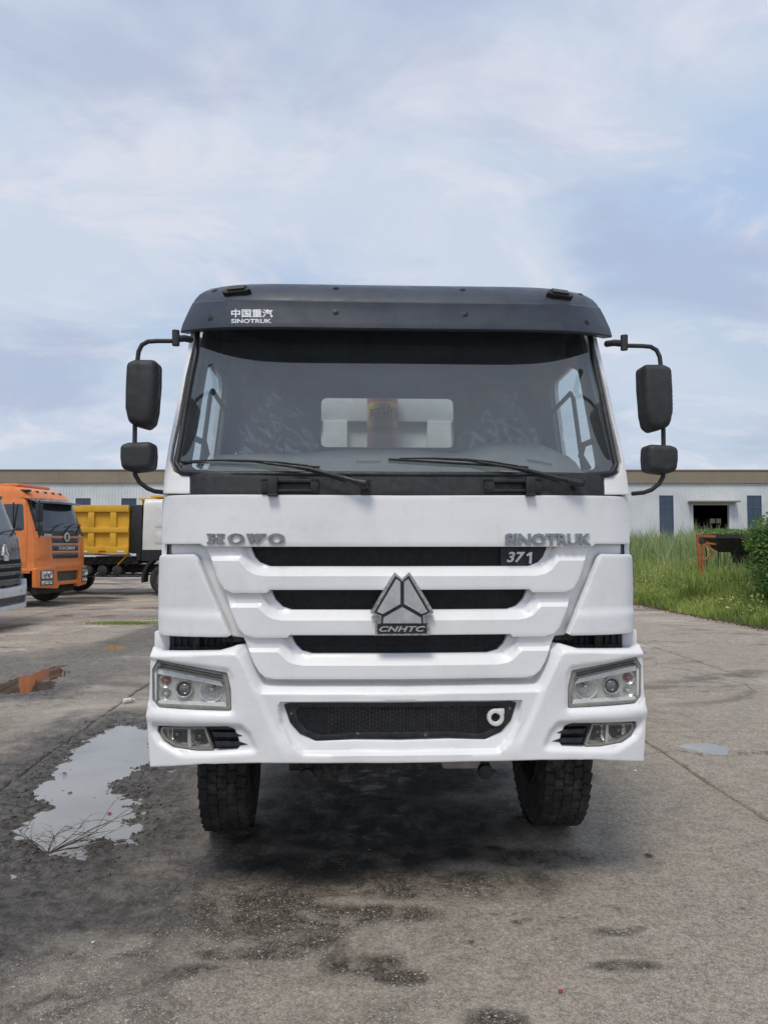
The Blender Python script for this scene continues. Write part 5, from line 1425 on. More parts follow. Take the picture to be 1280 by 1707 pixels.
# HOWO drawn from bars and rings: wide slab-serif capitals
def poly_face(P, polys, nm, mat, surf, off, th):
    V, F = [], []
    for pl in polys:
        b = len(V); V += pl; F.append(tuple(range(b, b + len(pl))))
    return surf_letters(nm, V, F, surf, off, th, mat)
def ring_poly(cx, cy, rx, ry, ix, iy, n=28):
    q = []
    for k in range(n):
        a0, a1 = 2 * PI * k / n, 2 * PI * (k + 1) / n
        q.append([(cx + rx * math.cos(a0), cy + ry * math.sin(a0)), (cx + rx * math.cos(a1), cy + ry * math.sin(a1)), (cx + ix * math.cos(a1), cy + iy * math.sin(a1)), (cx + ix * math.cos(a0), cy + iy * math.sin(a0))])
    return q
def howo():
    T, Bm = 889.5, 906
    P_ = []
    rect = lambda a, b, c, d: [(a, b), (c, b), (c, d), (a, d)]
    polys = [[rect(345.5, T, 359.5, T + 3)], [rect(362, T, 375, T + 3)], [rect(345.5, Bm - 3, 358.5, Bm)], [rect(361, Bm - 3, 374.5, Bm)], [rect(348.5, T + 3, 356, Bm - 3)], [rect(364.5, T + 3, 371.5, Bm - 3)], [rect(356, 896, 364.5, 899.5)]]
    polys = [p[0] for p in polys]
    pol2 = polys + [[(411, T), (423, T), (424.5, T + 10), (420, Bm), (417.5, Bm)], [(423.5, T + 2.5), (427.5, T), (430, T + 5.5), (424.8, Bm - 6)], [(427.5, T), (433, T), (434.5, T + 10), (430, Bm), (427.8, Bm), (424.8, T + 9)], [(434.8, T + 9), (437, T + 2.5), (434, T + 2.5), (434, T), (444.5, T), (444.5, T + 2.5), (441, T + 2.5), (434.5, Bm - 6)]]
    allp = pol2 + ring_poly(394, 897.7, 14.0, 8.6, 7.6, 6.8) + ring_poly(461, 897.7, 14.0, 8.6, 7.6, 6.8)
    V, F = [], []
    for pl in allp:
        b = len(V); V += [loc(p[0], p[1], yf) for p in pl]; F.append(tuple(range(b, b + len(pl))))
    surf_letters('badge_lettering', V, F, yf, 0.0, 0.011, 'worn_chrome')
howo()
# 371 plate
P371 = round_poly([loc(p[0], p[1], yf) for p in [(838, 913), (934, 913), (929, 929), (908, 930), (900, 941), (880, 945.5), (838, 945.5)]])
mb = MB(); mb.prism(P371, lambda u, v, d: (u, yf(u, v) + 0.056 + d, v), 0, 0.012); mb.build('badge_plate', 'grille_black', truck)
v2, f2_ = fit_text('37', 847, 920, 879, 938, yf, offset=0.03, shear=0.25)
surf_letters('badge_lettering', v2, f2_, yf, 0.056, 0.010, 'chrome')
v2 = [loc(p[0], p[1], yf) for p in [(881, 924.5), (886.5, 920.5), (890.5, 920.5), (889.5, 940), (885, 940), (885.8, 926), (881.5, 928)]]; f2_ = [tuple(range(7))]
surf_letters('badge_lettering', v2, f2_, yf, 0.056, 0.010, 'chrome')
# emblem
def yE(x, z): return 0.028
E = lambda zx, zy: loc(590 + zx / 7.53, 930 + zy / 7.53, 0.028)
ec = E(602, 500)[0]
def esym(L):
    q = [E(*p) for p in L]; q = [(x - ec if abs(x - ec) > 1e-3 else 0.0, z) for x, z in q]
    full = q + [(-x, z) for x, z in q[::-1] if abs(x) > 1e-3]
    return [(x + ec, z) for x, z in full]
eo = esym([(602, 262), (512, 180), (470, 235), (370, 395), (213, 662), (208, 692), (325, 738), (318, 782), (264, 786), (264, 972)])
mb = MB(); mb.prism(eo, lambda u, v, d: (u, 0.028 + d, v), -0.012, 0.03)
em = mb.build('emblem', 'chrome', truck)
mb = MB(); mb.prism(esym([(602, 292), (519, 222), (505, 240), (252, 680), (345, 722), (340, 818), (294, 822), (294, 948)]), lambda u, v, d: (u, 0.016 + d, v), -0.003, 0.002); mb.build('emblem_inlay', 'grille_black', em)
for q in ([(527, 262), (579, 298), (579, 574), (360, 700), (287, 670)], [(677, 262), (917, 670), (845, 700), (625, 574), (625, 298)], [(602, 613), (836, 745), (842, 815), (362, 815), (368, 745)]):
    q = [E(*p) for p in q]
    mb = MB(); mb.prism(q, lambda u, v, d: (u, 0.013 + d, v), -0.006, 0.002); mb.build('emblem_facet', 'brushed_silver', em)
vs_, fs_ = font_poly('CNHTC', shear=0.3, offset=0.03, spacing=1.08); mn, mx = vs_.min(0), vs_.max(0)
a, b = E(315, 853), E(890, 920)
surf_letters('emblem_lettering', [(a[0] + (v[0] - mn[0]) / (mx[0] - mn[0]) * (b[0] - a[0]), b[1] + (v[1] - mn[1]) / (mx[1] - mn[1]) * (a[1] - b[1])) for v in vs_], fs_, yE, -0.014, 0.005, 'brushed_silver', em)

# ---- mirrors with their arms
def mirrors(side):
    D0 = 0.16
    ox = 0.035 if side > 0 else 0.0
    P = lambda px, py, y=D0: (lambda q: (q[0] * (-1 if side > 0 else 1) + ox, y, q[1]))(loc(px, py, y))
    mb = MB()
    mb.tube([P(318, 566, .30), P(308, 564, .22), P(296, 565)], 0.018, 10)
    mb.cyl(P(293.5, 551), P(293.5, 576), 0.019, seg=14)
    mb.tube([P(295, 568.5), P(262, 568.5), P(247, 569.5), P(237, 575), P(231.5, 586), P(229.5, 602), P(227, 640), P(225.5, 700), P(225, 740), P(224.5, 775), P(226, 792), P(233, 804), P(246, 814), P(258, 819, .2), P(276, 821, .26)], 0.0115, 10)
    arm = mb.build('mirror_arm', 'mirror_plastic', truck, 50)
    def shell(nm, pts, ed, th):
        O = [(x_ + ox, z_) for x_, z_ in half(pts, D0 - 0.02, side)]
        def mpf(u, v, d): return (u, D0 - 0.055 + d, v)
        sh = panel(nm, O, mpf, 'mirror_plastic', truck, thick=th, res=0.012, edge=ed, smooth=60,
                   depthf=lambda V: 0.010 * ((V[:, 1] - np.mean([q[1] for q in O])) / 0.17) ** 2)
        mb_ = MB(); mb_.prism([(x * 1.0, z) for x, z in dedupe(resample(O, 0.03))], mpf, th - 0.004, th); mb_.build('mirror_glass', 'dark_glass', sh)
    shell('wing_mirror', [(211, 604, .05), (225, 598.5), (262, 599, .035), (262.5, 640), (259, 685), (254, 705, .04), (243, 713.5, .03), (215, 706, .05), (209.5, 680), (210, 640)], 0.035, 0.085)
    shell('wide_angle_mirror', [(202, 742, .04), (215, 738), (256, 736.5, .03), (257.5, 760), (255.5, 782, .04), (240, 785), (222, 787), (204, 782, .04), (201.5, 762)], 0.03, 0.075)
for s in (-1, 1): mirrors(s)

# ---- wipers
def wiper(pivot, knee, tip0, tip1, mid):
    f = lambda p, o: (lambda q: Vector((q[0], yw(*q) - o, q[1])))(loc(p[0], p[1], yw))
    pv = f(pivot, 0.05)
    mb = MB(); mb.lathe([(0.0, 0.03), (0.02, 0.028), (0.026, 0.015), (0.026, -0.03)], tuple(pv), seg=16)
    mb.tube([f((pivot[0] + 3, pivot[1]), 0.07), f((pivot[0] - 20, pivot[1] - 5), 0.07)], 0.019, 8, True, [0.022, 0.014])
    mb.tube([f((pivot[0] - 14, pivot[1] - 4), 0.072), f(knee, 0.055), f(mid, 0.03)], 0.008, 8, True, [0.012, 0.009, 0.006])
    mb.tube([f((pivot[0] - 30, pivot[1] - 3), 0.05), f((knee[0], knee[1] + 3), 0.04), f((mid[0] + 30, mid[1] + 1), 0.028)], 0.0045, 6)
    mb.tube([f((pivot[0] + 3, pivot[1] - 8), 0.06), f((pivot[0] + 11, pivot[1] - 5), 0.075), f((pivot[0] + 8, pivot[1] + 5), 0.06)], 0.003, 5)
    wa = mb.build('wiper_arm', 'black_plastic', truck, 50)
    mb = MB()
    a, b = f(tip0, 0.012), f(tip1, 0.012)
    mb.tube([a + (b - a) * t for t in np.linspace(0, 1, 9)], 0.0065, 6)
    a2, b2 = f((tip0[0] + 18, tip0[1] - 1), 0.026), f((tip1[0] - 18, tip1[1] - 2), 0.026); mm = f(mid, 0.036)
    mb.tube([a2, a2 + (mm - a2) * 0.5 + Vector((0, -0.006, 0.003)), mm, mm + (b2 - mm) * 0.5 + Vector((0, -0.006, 0.003)), b2], 0.005, 6, True, [0.003, 0.006, 0.008, 0.006, 0.003])
    mb.build('wiper_blade', 'black_plastic', wa, 50)
wiper((607, 808), (516, 783), (301, 770), (533, 779), (422, 770))
wiper((957, 808), (868, 784), (647, 766), (879, 779.5), (775, 768))

# ---- interior
mb = MB()
n = 40; vs = []; ys = [0.20, 0.30, 0.44, 0.58, 0.66, 0.70, 0.72]
for j, y in enumerate(ys):
    for k in range(n + 1):
        x = -1.04 + 2.08 * k / n
        hoodb = 0.075 * math.exp(-((x - 0.70) / 0.26) ** 4) + 0.02 * math.exp(-((x + 0.1) / 0.35) ** 4)
        ztab = [2.10, 2.17, 2.245, 2.295, 2.30, 2.26, 1.80][j]
        sc_ = [0.0, 0.3, 0.8, 1.0, 1.0, 1.0, 0.0][j]
        vs.append((x, y + 0.12 * (abs(x) / 1.04) ** 4, ztab + hoodb * sc_))
fs = [(i * (n + 1) + k, i * (n + 1) + k + 1, (i + 1) * (n + 1) + k + 1, (i + 1) * (n + 1) + k) for i in range(len(ys) - 1) for k in range(n)]
mb.add(vs, fs); dash = mb.build('dashboard', 'dash_grey', truck, 50)
bvh_d = BVHTree.FromPolygons([Vector(v) for v in vs], fs)
for x0 in (-0.66, -0.22, 0.72):
    mb = MB()
    for k in range(11):
        q = bvh_d.ray_cast(Vector((x0 + k * 0.0125, 0.38, 3)), Vector((0, 0, -1)))[0]
        mb.box((q.x, q.y, q.z + 0.001), (0.005, 0.05, 0.004))
    mb.build('dash_vent', 'interior_dark', dash)
def seat(x):
    # back rest and base with clear protective film
    mb = MB(); mb.box((x, 1.42, 2.26), (0.50, 0.13, 0.72), 0.05, (R(-10), 0, 0), 0.85); mb.box((x, 1.52, 2.74), (0.28, 0.09, 0.20), 0.035, (R(-6), 0, 0))
    mb.box((x, 1.16, 1.86), (0.5, 0.5, 0.14), 0.045); mb.box((x, 1.16, 1.6), (0.36, 0.36, 0.4), 0.02); st = mb.build('seat', 'seat_fabric', truck, 50)
    us, vs2 = np.meshgrid(np.linspace(-0.30, 0.30, 60), np.linspace(1.92, 2.84, 90))
    sil = 1 - 0.5 * sstep(2.52, 2.78, vs2)
    X = x + us * sil
    wr = np.abs(fbm(us * 5 + x * 5 + vs2 * 2, vs2 * 4, 31, 2) - 0.5) * 0.20 + np.abs(fbm(us * 2 + vs2 * 6, vs2 * 2 + us * 7, 57, 2) - 0.5) * 0.16
    Y = 1.335 + (vs2 - 2.2) * 0.17 + (us / 0.3) ** 4 * 0.05 - wr
    grid_mesh('plastic_cover', X, Y, vs2, 'clear_film', st)
for x in (-0.78, 0.78): seat(x)
# steering wheel
mb = MB(); c = Vector((0.72, 0.90, 2.27)); ax = Vector((0, -0.45, 0.89)).normalized(); u = Vector((1, 0, 0)); w_ = ax.cross(u)
mb.tube([c + (u * math.cos(a) + w_ * math.sin(a)) * 0.23 for a in np.linspace(0, 2 * PI, 41)], 0.014, 8, False)
for a in (0.2, PI - 0.2, -PI / 2): mb.tube([c + (u * math.cos(a) + w_ * math.sin(a)) * 0.22, c - ax * 0.03], 0.012, 6)
mb.cyl(c - ax * 0.04, c - ax * 0.5, 0.035, seg=12); mb.build('steering_wheel', 'interior_dark', truck, 50)
# rolled sun blind / header shelf inside the top
mb = MB(); mb.bx(-1.0, 1.0, 0.56, 0.95, 2.86, 3.02, 0.02); mb.build('header_shelf', 'interior_dark', truck)

# ---- wheels
def tyre_parts(parent, center, steer, dual=False, r=0.545, wd=0.315, tread=True, nm='wheel', rimcol='underbody'):
    """axle along local x"""
    w0 = bpy.data.objects.new(nm, None); 
    h = wd / 2
    prof = [(0.30, -h * 0.80), (0.36, -h * 0.98), (0.44, -h * 1.04), (0.50, -h * 0.98), (r - 0.018, -h * 0.86), (r - 0.012, -h * 0.5), (r - 0.010, 0), (r - 0.012, h * 0.5), (r - 0.018, h * 0.86), (0.50, h * 0.98), (0.44, h * 1.04), (0.36, h * 0.98), (0.30, h * 0.80)]
    mb = MB(); mb.lathe(prof, (0, 0, 0), axis=(1, 0, 0), seg=72)
    o = mb.build(nm, 'tyre_rubber', parent, 50)
    o.location = center; o.rotation_euler = (0, 0, steer)
    if tread:
        mb = MB(); N = 46
        for k in range(N):
            for j, xx in enumerate((-0.375, -0.19, 0.0, 0.19, 0.375)):
                a = 2 * PI * (k + 0.5 * (j % 2)) / N; ln = 2 * PI * r / N * (0.90 if j in (0, 4) else 0.84)
                sk = 0.16 * (1 if j % 2 else -1)
                cx_, rr = xx * wd, r - 0.005
                m_ = Matrix.Rotation(a, 4, 'X') @ Matrix.Translation((cx_, 0, rr)) @ Matrix.Rotation(sk, 4, 'Z')
                hw = wd * 0.094; hl_ = ln / 2; dd = 0.008
                pts = [m_ @ Vector(q) for q in ((-hw, -hl_, -dd), (hw, -hl_, -dd), (hw, hl_, -dd), (-hw, hl_, -dd), (-hw * .9, -hl_ * .93, dd * .4), (hw * .9, -hl_ * .93, dd * .4), (hw * .9, hl_ * .93, dd * .4), (-hw * .9, hl_ * .93, dd * .4))]
                mb.add(pts, [(0, 1, 5, 4), (1, 2, 6, 5), (2, 3, 7, 6), (3, 0, 4, 7), (4, 5, 6, 7)])
        mb.build('tread', 'tyre_rubber', o, None)
    mb = MB()
    for s in (-1, 1):
        mb.lathe([(0.30, s * h * 0.84), (0.285, s * h * 0.9), (0.27, s * h * 0.7), (0.26, s * h * 0.2), (0.12, s * h * 0.1), (0.11, s * h * 0.75), (0.06, s * h * 0.9), (0.0, s * h * 0.9)], (0, 0, 0), axis=(1, 0, 0), seg=40)
    for k in range(10):
        a = 2 * PI * k / 10
        mb.cyl((-h * 0.3, 0.165 * math.cos(a), 0.165 * math.sin(a)), (h * 0.35, 0.165 * math.cos(a), 0.165 * math.sin(a)), 0.014, seg=6)
    mb.build('rim', rimcol, o, 50)
    return o
for x in (-1.0, 1.0): tyre_parts(truck, (x, 1.12, 0.548), R(3 if x < 0 else -1), wd=0.285)
for y in (4.4, 5.75):
    for x in (-1.06, -0.72, 0.72, 1.06): tyre_parts(truck, (x, y, 0.548), 0, tread=False)
# ---- chassis
mb = MB()
for x in (-0.42, 0.42): mb.bx(x - 0.04, x + 0.04, 0.5, 7.0, 0.78, 1.06, 0.006)
for y in (0.6, 1.9, 3.2, 4.5, 5.8): mb.bx(-0.4, 0.4, y, y + 0.1, 0.82, 1.0)
mb.build('chassis_rail', 'underbody', truck)
mb = MB(); mb.tube([(-0.86, 1.12, 0.55), (-0.6, 1.12, 0.50), (-0.45, 1.12, 0.47), (0.45, 1.12, 0.47), (0.6, 1.12, 0.50), (0.86, 1.12, 0.55)], 0.055, 10)
mb.bx(-0.82, 0.82, 0.95, 0.99, 0.50, 0.54, 0.01)
for x in (-0.42, 0.42):
    for k in range(5): mb.bx(x - 0.045, x + 0.045, 0.55 + k * 0.05, 1.75 - k * 0.05, 0.62 + k * 0.014, 0.632 + k * 0.014)
mb.build('front_axle', 'underbody', truck)
for y in (4.4, 5.75):
    mb = MB(); mb.cyl((-0.9, y, 0.55), (0.9, y, 0.55), 0.09); mb.lathe([(0, -0.26), (0.12, -0.22), (0.22, -0.08), (0.24, 0.05), (0.16, 0.22), (0, 0.24)], (0, y, 0.55), seg=20); mb.build('rear_axle', 'underbody', truck)
mb = MB(); mb.bx(-0.58, 0.17, 0.40, 0.48, 0.555, 0.72, 0.01); mb.bx(-0.62, 0.62, 0.38, 0.44, 0.64, 0.80, 0.008); mb.bx(-0.40, -0.32, 0.37, 0.42, 0.51, 0.60, 0.01); mb.bx(-0.38, -0.28, 0.42, 0.5, 0.62, 0.7)
mb.bx(-0.35, 0.35, 0.9, 1.7, 0.52, 0.85, 0.05); mb.cyl((-0.2, 0.8, 0.66), (0.25, 0.8, 0.66), 0.07); mb.build('underride_beam', 'underbody', truck)
for px_, py_ in ((512, 1292), (808, 1285)):
    x, z = loc(px_, py_, 0.33)
    mb = MB(); mb.lathe([(0.0, 0.035), (0.03, 0.033), (0.038, 0.03), (0.040, 0.0), (0.034, -0.035), (0.0, -0.04)], (x, 0.33, z), seg=20)
    mb.tube([(x - 0.02, 0.33, z + 0.03), (x - 0.008, 0.33, z + 0.12)], 0.006, 6); mb.tube([(x + 0.02, 0.33, z + 0.03), (x + 0.012, 0.33, z + 0.12)], 0.006, 6)
    mb.bx(x - 0.012, x + 0.055, 0.325, 0.335, z - 0.006, z + 0.006)
    mb.cyl((x, 0.33, z + 0.03), (x, 0.34, z + 0.14), 0.014, seg=8); mb.build('hanging_lamp', 'black_plastic', truck)
x, z = loc(765, 1262, 0.75); mb = MB(); mb.box((x, 0.75, z + 0.03), (0.22, 0.16, 0.16), 0.03, None, 1.25); mb.build('washer_tank', 'tank_plastic', truck)
x, z = loc(923, 1268, 0.55); mb = MB(); mb.cyl((x, 0.5, z + 0.02), (x, 0.75, z + 0.02), 0.048); mb.build('horn', 'underbody', truck)
for s in (-1, 1):
    mb = MB(); mb.tube([(s * 1.06, 0.3, 0.70), (s * 1.12, 0.28, 0.675), (s * 1.15, 0.28, 0.69), (s * 1.16, 0.3, 0.74)], 0.016, 8)
    mb.bx(s * 0.85, s * 1.17, 0.25, 0.33, 0.695, 0.72, 0.004)
    mb.build('step_bracket', 'black_plastic', truck)
for s in (-1, 1):
    mb = MB(); a0, a1 = R(-5), R(150); pts = [(1.12 + 0.66 * math.cos(a), 0.58 + 0.66 * math.sin(a)) for a in np.linspace(a0, a1, 18)]
    for (ya, za), (yb_, zb2) in zip(pts[:-1], pts[1:]):
        b = len(mb.v); mb.v += [(s * 0.80, ya, za), (s * 1.2, ya, za), (s * 1.2, yb_, zb2), (s * 0.80, yb_, zb2)]; mb.f.append((b, b + 1, b + 2, b + 3))
    mb.build('mudguard', 'black_plastic', truck)
# fuel tank and battery box
mb = MB(); mb.bx(0.6, 1.15, 2.2, 3.3, 0.55, 1.05, 0.08); mb.build('fuel_tank', 'underbody', truck)
mb = MB(); mb.bx(-1.12, -0.6, 2.2, 2.9, 0.55, 1.0, 0.03); mb.build('battery_box', 'underbody', truck)

# ---- tipper body
mb = MB(); mb.bx(-1.18, 1.18, 2.42, 2.47, 1.25, 3.02)
mb.bx(-1.2, 1.2, 2.36, 2.44, 2.785, 3.04, 0.01)                    # top rail
for x in (-1.0, -0.50, 0.36, 0.78): mb.bx(x - 0.001, x + 0.20, 2.34, 2.42, 1.3, 2.79, 0.012)
mb.bx(-1.2, -1.12, 2.47, 6.9, 1.25, 3.0); mb.bx(1.12, 1.2, 2.47, 6.9, 1.25, 3.0); mb.bx(-1.2, 1.2, 2.47, 6.9, 1.2, 1.27); mb.bx(-1.2, 1.2, 6.9, 6.96, 1.2, 2.9)
for s in (-1, 1):
    for k in range(6): mb.bx(s * 1.2, s * 1.27, 2.6 + k * 0.84, 2.74 + k * 0.84, 1.25, 3.0, 0.01)
mb.build('tipper_body', 'box_pale', truck)
xh, _ = loc(637, 700, 2.2)
mb = MB(); mb.cyl((xh, 2.2, 1.1), (xh, 2.2, 3.12), 0.122, seg=40); cyl_o = mb.build('hydraulic_cylinder', 'cylinder_orange', truck, 50)
def cylwrap(u, z, r_): return (xh + r_ * math.sin(u / 0.122), 2.2 - r_ * math.cos(u / 0.122), z)
_, zl1 = loc(640, 671, 2.08); _, zl0 = loc(640, 712, 2.08)
mb = MB(); n = 24
vs = [cylwrap(-0.17 + 0.34 * k / n, zz + 0.012 * math.cos(-1.4 + 2.8 * k / n), 0.1232) for zz in (zl0, zl1) for k in range(n + 1)]
mb.add(vs, [(k, k + 1, n + 2 + k, n + 1 + k) for k in range(n)]); mb.build('cylinder_label', 'label_yellow', cyl_o, 50)
def wraptext(t, u0, u1, z0, z1, mat):
    vs_, fs_ = font_poly(t, offset=0.02); mn, mx = vs_.min(0), vs_.max(0)
    # cut long strokes are fine: the cylinder is gently curved over one glyph
    o_ = [cylwrap(u0 + (v[0] - mn[0]) / (mx[0] - mn[0]) * (u1 - u0), z0 + (v[1] - mn[1]) / (mx[1] - mn[1]) * (z1 - z0), 0.1262) for v in vs_]
    build('label_lettering', o_, fs_, mat, cyl_o, None)
hh = zl1 - zl0
wraptext('海沃', -0.125, -0.01, zl0 + hh * 0.30, zl0 + hh * 0.80, 'label_red')
wraptext('HY', 0.005, 0.095, zl0 + hh * 0.30, zl0 + hh * 0.84, 'label_red')
wraptext('VA', 0.102, 0.185, zl0 + hh * 0.30, zl0 + hh * 0.84, 'label_red')
# ================================================================== background trucks
worn('orange_paint', c4(0.72, 0.20, 0.035), rough=0.35, var=0.08, scale=3, dust=0.08, coat=0.3)
worn('charcoal_paint', c4(0.035, 0.040, 0.046), rough=0.32, var=0.1, scale=3, dust=0.08, coat=0.4)
worn('yellow_paint', c4(0.70, 0.40, 0.03), rough=0.45, var=0.10, scale=2, dust=0.12)
worn('cream_paint', c4(0.66, 0.655, 0.62), rough=0.4, var=0.06, scale=2, dust=0.10, coat=0.2)
worn('off_white_paint', c4(0.68, 0.69, 0.68), rough=0.4, var=0.08, scale=3, dust=0.12, coat=0.2)
worn('reflective_red', c4(0.45, 0.04, 0.03), rough=0.4, var=0.1)
worn('wheel_paint', c4(0.30, 0.30, 0.30), rough=0.5, metal=0.3, var=0.2, dust=0.2)

def front_map(xs=1.0, prof=None):
    """(x,z,d) -> 3D on the front of a cab with a (z -> y) profile and wrapped corners"""
    zz = [p[0] for p in prof]; yy_ = [p[1] for p in prof]
    def f(x, z): return float(np.interp(z, zz, yy_)) + 0.16 * (abs(x) / 1.22) ** 6 + 0.03 * (x / 1.22) ** 2
    return f
def cab_shell(parent, name, mat, prof, W=1.22, D=2.0, zb=1.0, ztop=3.2, parts=('body',)):
    """lofted cab: rows of (z, y front, half width)"""
    n = 18; vs = []; rows_ = prof
    for z, yfr, hw in rows_:
        for k in range(n + 1):
            t = -1 + 2 * k / n; vs.append((hw * t, yfr + 0.16 * abs(t) ** 6 + 0.03 * t * t, z))
        vs.append((hw, D, z)); vs.append((-hw, D, z))
    N = n + 3
    fs = [(i * N + k, i * N + (k + 1) % N, (i + 1) * N + (k + 1) % N, (i + 1) * N + k) for i in range(len(rows_) - 1) for k in range(N)]
    fs.append(tuple(range(N))[::-1]); fs.append(tuple((len(rows_) - 1) * N + k for k in range(N)))
    mb = MB(); mb.add(vs, fs); return mb.build(name, mat, parent, 30)
def surf_of(prof):
    zz = np.array([p[0] for p in prof]); yy_ = np.array([p[1] for p in prof]); ww = np.array([p[2] for p in prof])
    def f(x, z):
        hw = float(np.interp(z, zz, ww)); t = min(1.0, abs(x) / hw); return float(np.interp(z, zz, yy_)) + 0.16 * t ** 6 + 0.03 * t * t
    return f
def plate(parent, name, pts, surf, off, th, mat, r_=0.0, sym_=False, res=0.12, holes=()):
    L = list(pts)
    if sym_: L = L + [(-p[0], *p[1:]) for p in L[::-1] if abs(p[0]) > 1e-6]
    O = round_poly(L, r_)
    return panel(name, O, lambda u, v, d: (u, surf(u, v) + off + d, v), mat, parent, thick=th, res=res, edge=0.006, holes=holes)
def side_plate(parent, name, pts, hwf, side, off, th, mat, holes=(), r_=0.0):
    return panel(name, round_poly(pts, r_), lambda u, v, d: (side * (hwf(v) - off - d), u, v), mat, parent, thick=th, res=0.15, edge=0.005, holes=holes)
def raised_text(parent, text, cx, cz, w_, h_, surf, off, mat, **kw):
    vs_, fs_ = font_poly(text, **kw); mn, mx = vs_.min(0), vs_.max(0)
    pts = [(cx - w_ / 2 + (v[0] - mn[0]) / (mx[0] - mn[0]) * w_, cz - h_ / 2 + (v[1] - mn[1]) / (mx[1] - mn[1]) * h_) for v in vs_]
    return surf_letters('lettering', pts, fs_, surf, off, 0.012, mat, parent)
def simple_mirror(parent, side, x, y, z0, z1):
    mb = MB(); mb.tube([(side * 1.1, y + 0.1, z1 + 0.12), (side * x, y, z1 + 0.10), (side * x, y, z0 - 0.3), (side * 1.15, y + 0.1, z0 - 0.42)], 0.014, 6)
    a = mb.build('mirror_arm', 'black_plastic', parent)
    mb = MB(); mb.box((side * x, y, (z0 + z1) / 2), (0.24, 0.10, z1 - z0), 0.04); mb.build('wing_mirror', 'mirror_plastic', parent)
    mb = MB(); mb.box((side * x, y, z0 - 0.16), (0.22, 0.10, 0.2), 0.035); mb.build('wide_angle_mirror', 'mirror_plastic', parent)
def rolling_gear(parent, fy, rys, track=1.02, steer=0.0, zc=0.548, rim='wheel_paint', xs=(-1, 1)):
    for x in xs: tyre_parts(parent, (x * track, fy, zc), steer, tread=False, rimcol=rim)
    for y in rys:
        for x in xs: tyre_parts(parent, (x * 1.05, y, zc), 0, tread=False, rimcol=rim)
    mb = MB()
    for x in (-0.42, 0.42): mb.bx(x - 0.04, x + 0.04, 0.4, max(rys + [fy]) + 1.0, 0.75, 1.02)
    mb.build('chassis_rail', 'underbody', parent)
    mb = MB()
    for y in [fy] + rys: mb.cyl((-0.95, y, zc), (0.95, y, zc), 0.08, seg=12)
    mb.build('axle', 'underbody', parent)

# ---------------------------------------------------------------- orange truck (faces right)
d0 = 19.6; xr = (140 - 640) / FPX * d0 * 1.0
ot = empty('tractor_truck', (-9.13, 20.6, 0), R(82), 'orange truck with black mirrors parked facing right at the left edge', 'truck')
pr = [(0.62, 0.06, 1.22), (1.02, 0.0, 1.24), (1.10, 0.05, 1.22), (1.30, 0.06, 1.22), (2.02, 0.09, 1.21), (2.12, 0.13, 1.20), (2.95, 0.42, 1.12), (3.05, 0.50, 1.10), (3.22, 0.62, 1.07), (3.34, 0.85, 1.0), (3.38, 1.2, 0.95), (3.40, 1.6, 0.93)]
body = cab_shell(ot, 'cab', 'orange_paint', [p for p in pr if p[0] >= 1.02], D=2.05)
sf = surf_of(pr); hwf = lambda z: float(np.interp(z, [p[0] for p in pr], [p[2] for p in pr]))
plate(ot, 'windscreen', [(0, 2.12), (-1.06, 2.12, .1), (-1.02, 2.93, .08), (0, 2.95)], sf, -0.006, 0.004, 'dark_glass', sym_=True, res=0.1)
plate(ot, 'windscreen_seal', [(0, 2.05), (-1.13, 2.05, .12), (-1.08, 2.99, .1), (0, 3.0)], sf, -0.003, 0.01, 'black_plastic', sym_=True, res=0.1, holes=[])
plate(ot, 'cowl', [(0, 1.99), (-1.12, 1.99, .05), (-1.10, 2.10), (0, 2.10)], sf, -0.015, 0.02, 'black_plastic', sym_=True)
# sun visor
mb = MB()
n = 14
for j, (yy0, z0) in enumerate(((0.12, 2.93), (0.14, 3.0), (0.50, 3.07))): pass
vs = []; 
for (yy0, z0) in ((0.10, 2.90), (0.12, 2.955), (0.55, 3.07)):
    for k in range(n + 1): t = -1 + 2 * k / n; vs.append((1.12 * t, yy0 + 0.2 * abs(t) ** 4, z0 - 0.02 * t * t))
mb.add(vs, [(i * (n + 1) + k, i * (n + 1) + k + 1, (i + 1) * (n + 1) + k + 1, (i + 1) * (n + 1) + k) for i in range(2) for k in range(n)]); mb.build('sun_visor', 'charcoal_paint', ot)
mb = MB()
for x in (-0.55, -0.18, 0.18, 0.55): mb.box((x, sf(x, 3.22) + 0.03, 3.235), (0.10, 0.09, 0.06), 0.02)
mb.build('roof_lamp', 'amber_dark', ot)
mb = MB(); mb.box((-0.95, 0.72, 3.24), (0.16, 0.26, 0.06), 0.025); mb.build('roof_lamp', 'black_plastic', ot)
mb = MB(); mb.box((0, 1.55, 3.42), (1.5, 0.9, 0.10), 0.04); mb.build('roof_hatch', 'orange_paint', ot)
# grille: three dark slots in a raised frame
for z0, z1 in ((1.78, 1.93), (1.56, 1.71), (1.34, 1.49)):
    g_ = plate(ot, 'grille_slot', [(0, z0), (-0.60 - (z1 - 1.3) * 0.06, z0, .03), (-0.64 - (z1 - 1.3) * 0.06, z1, .03), (0, z1)], sf, -0.012, 0.03, 'charcoal_paint', sym_=True)
    mb = MB()
    for q in range(2): mb.bx(-0.56, 0.56, sf(0, z0) - 0.02, sf(0, z0) - 0.008, z0 + 0.04 + q * 0.05, z0 + 0.052 + q * 0.05)
    mb.build('grille_bar', 'underbody', g_)
for z in (1.75, 1.53): plate(ot, 'chrome_strip', [(0, z - 0.01), (-0.66, z - 0.01), (-0.66, z + 0.01), (0, z + 0.01)], sf, -0.02, 0.02, 'brushed_silver', sym_=True)
raised_text(ot, 'SHACMAN', 0.0, 1.635, 0.80, 0.10, sf, -0.02, 'chrome', offset=0.04)
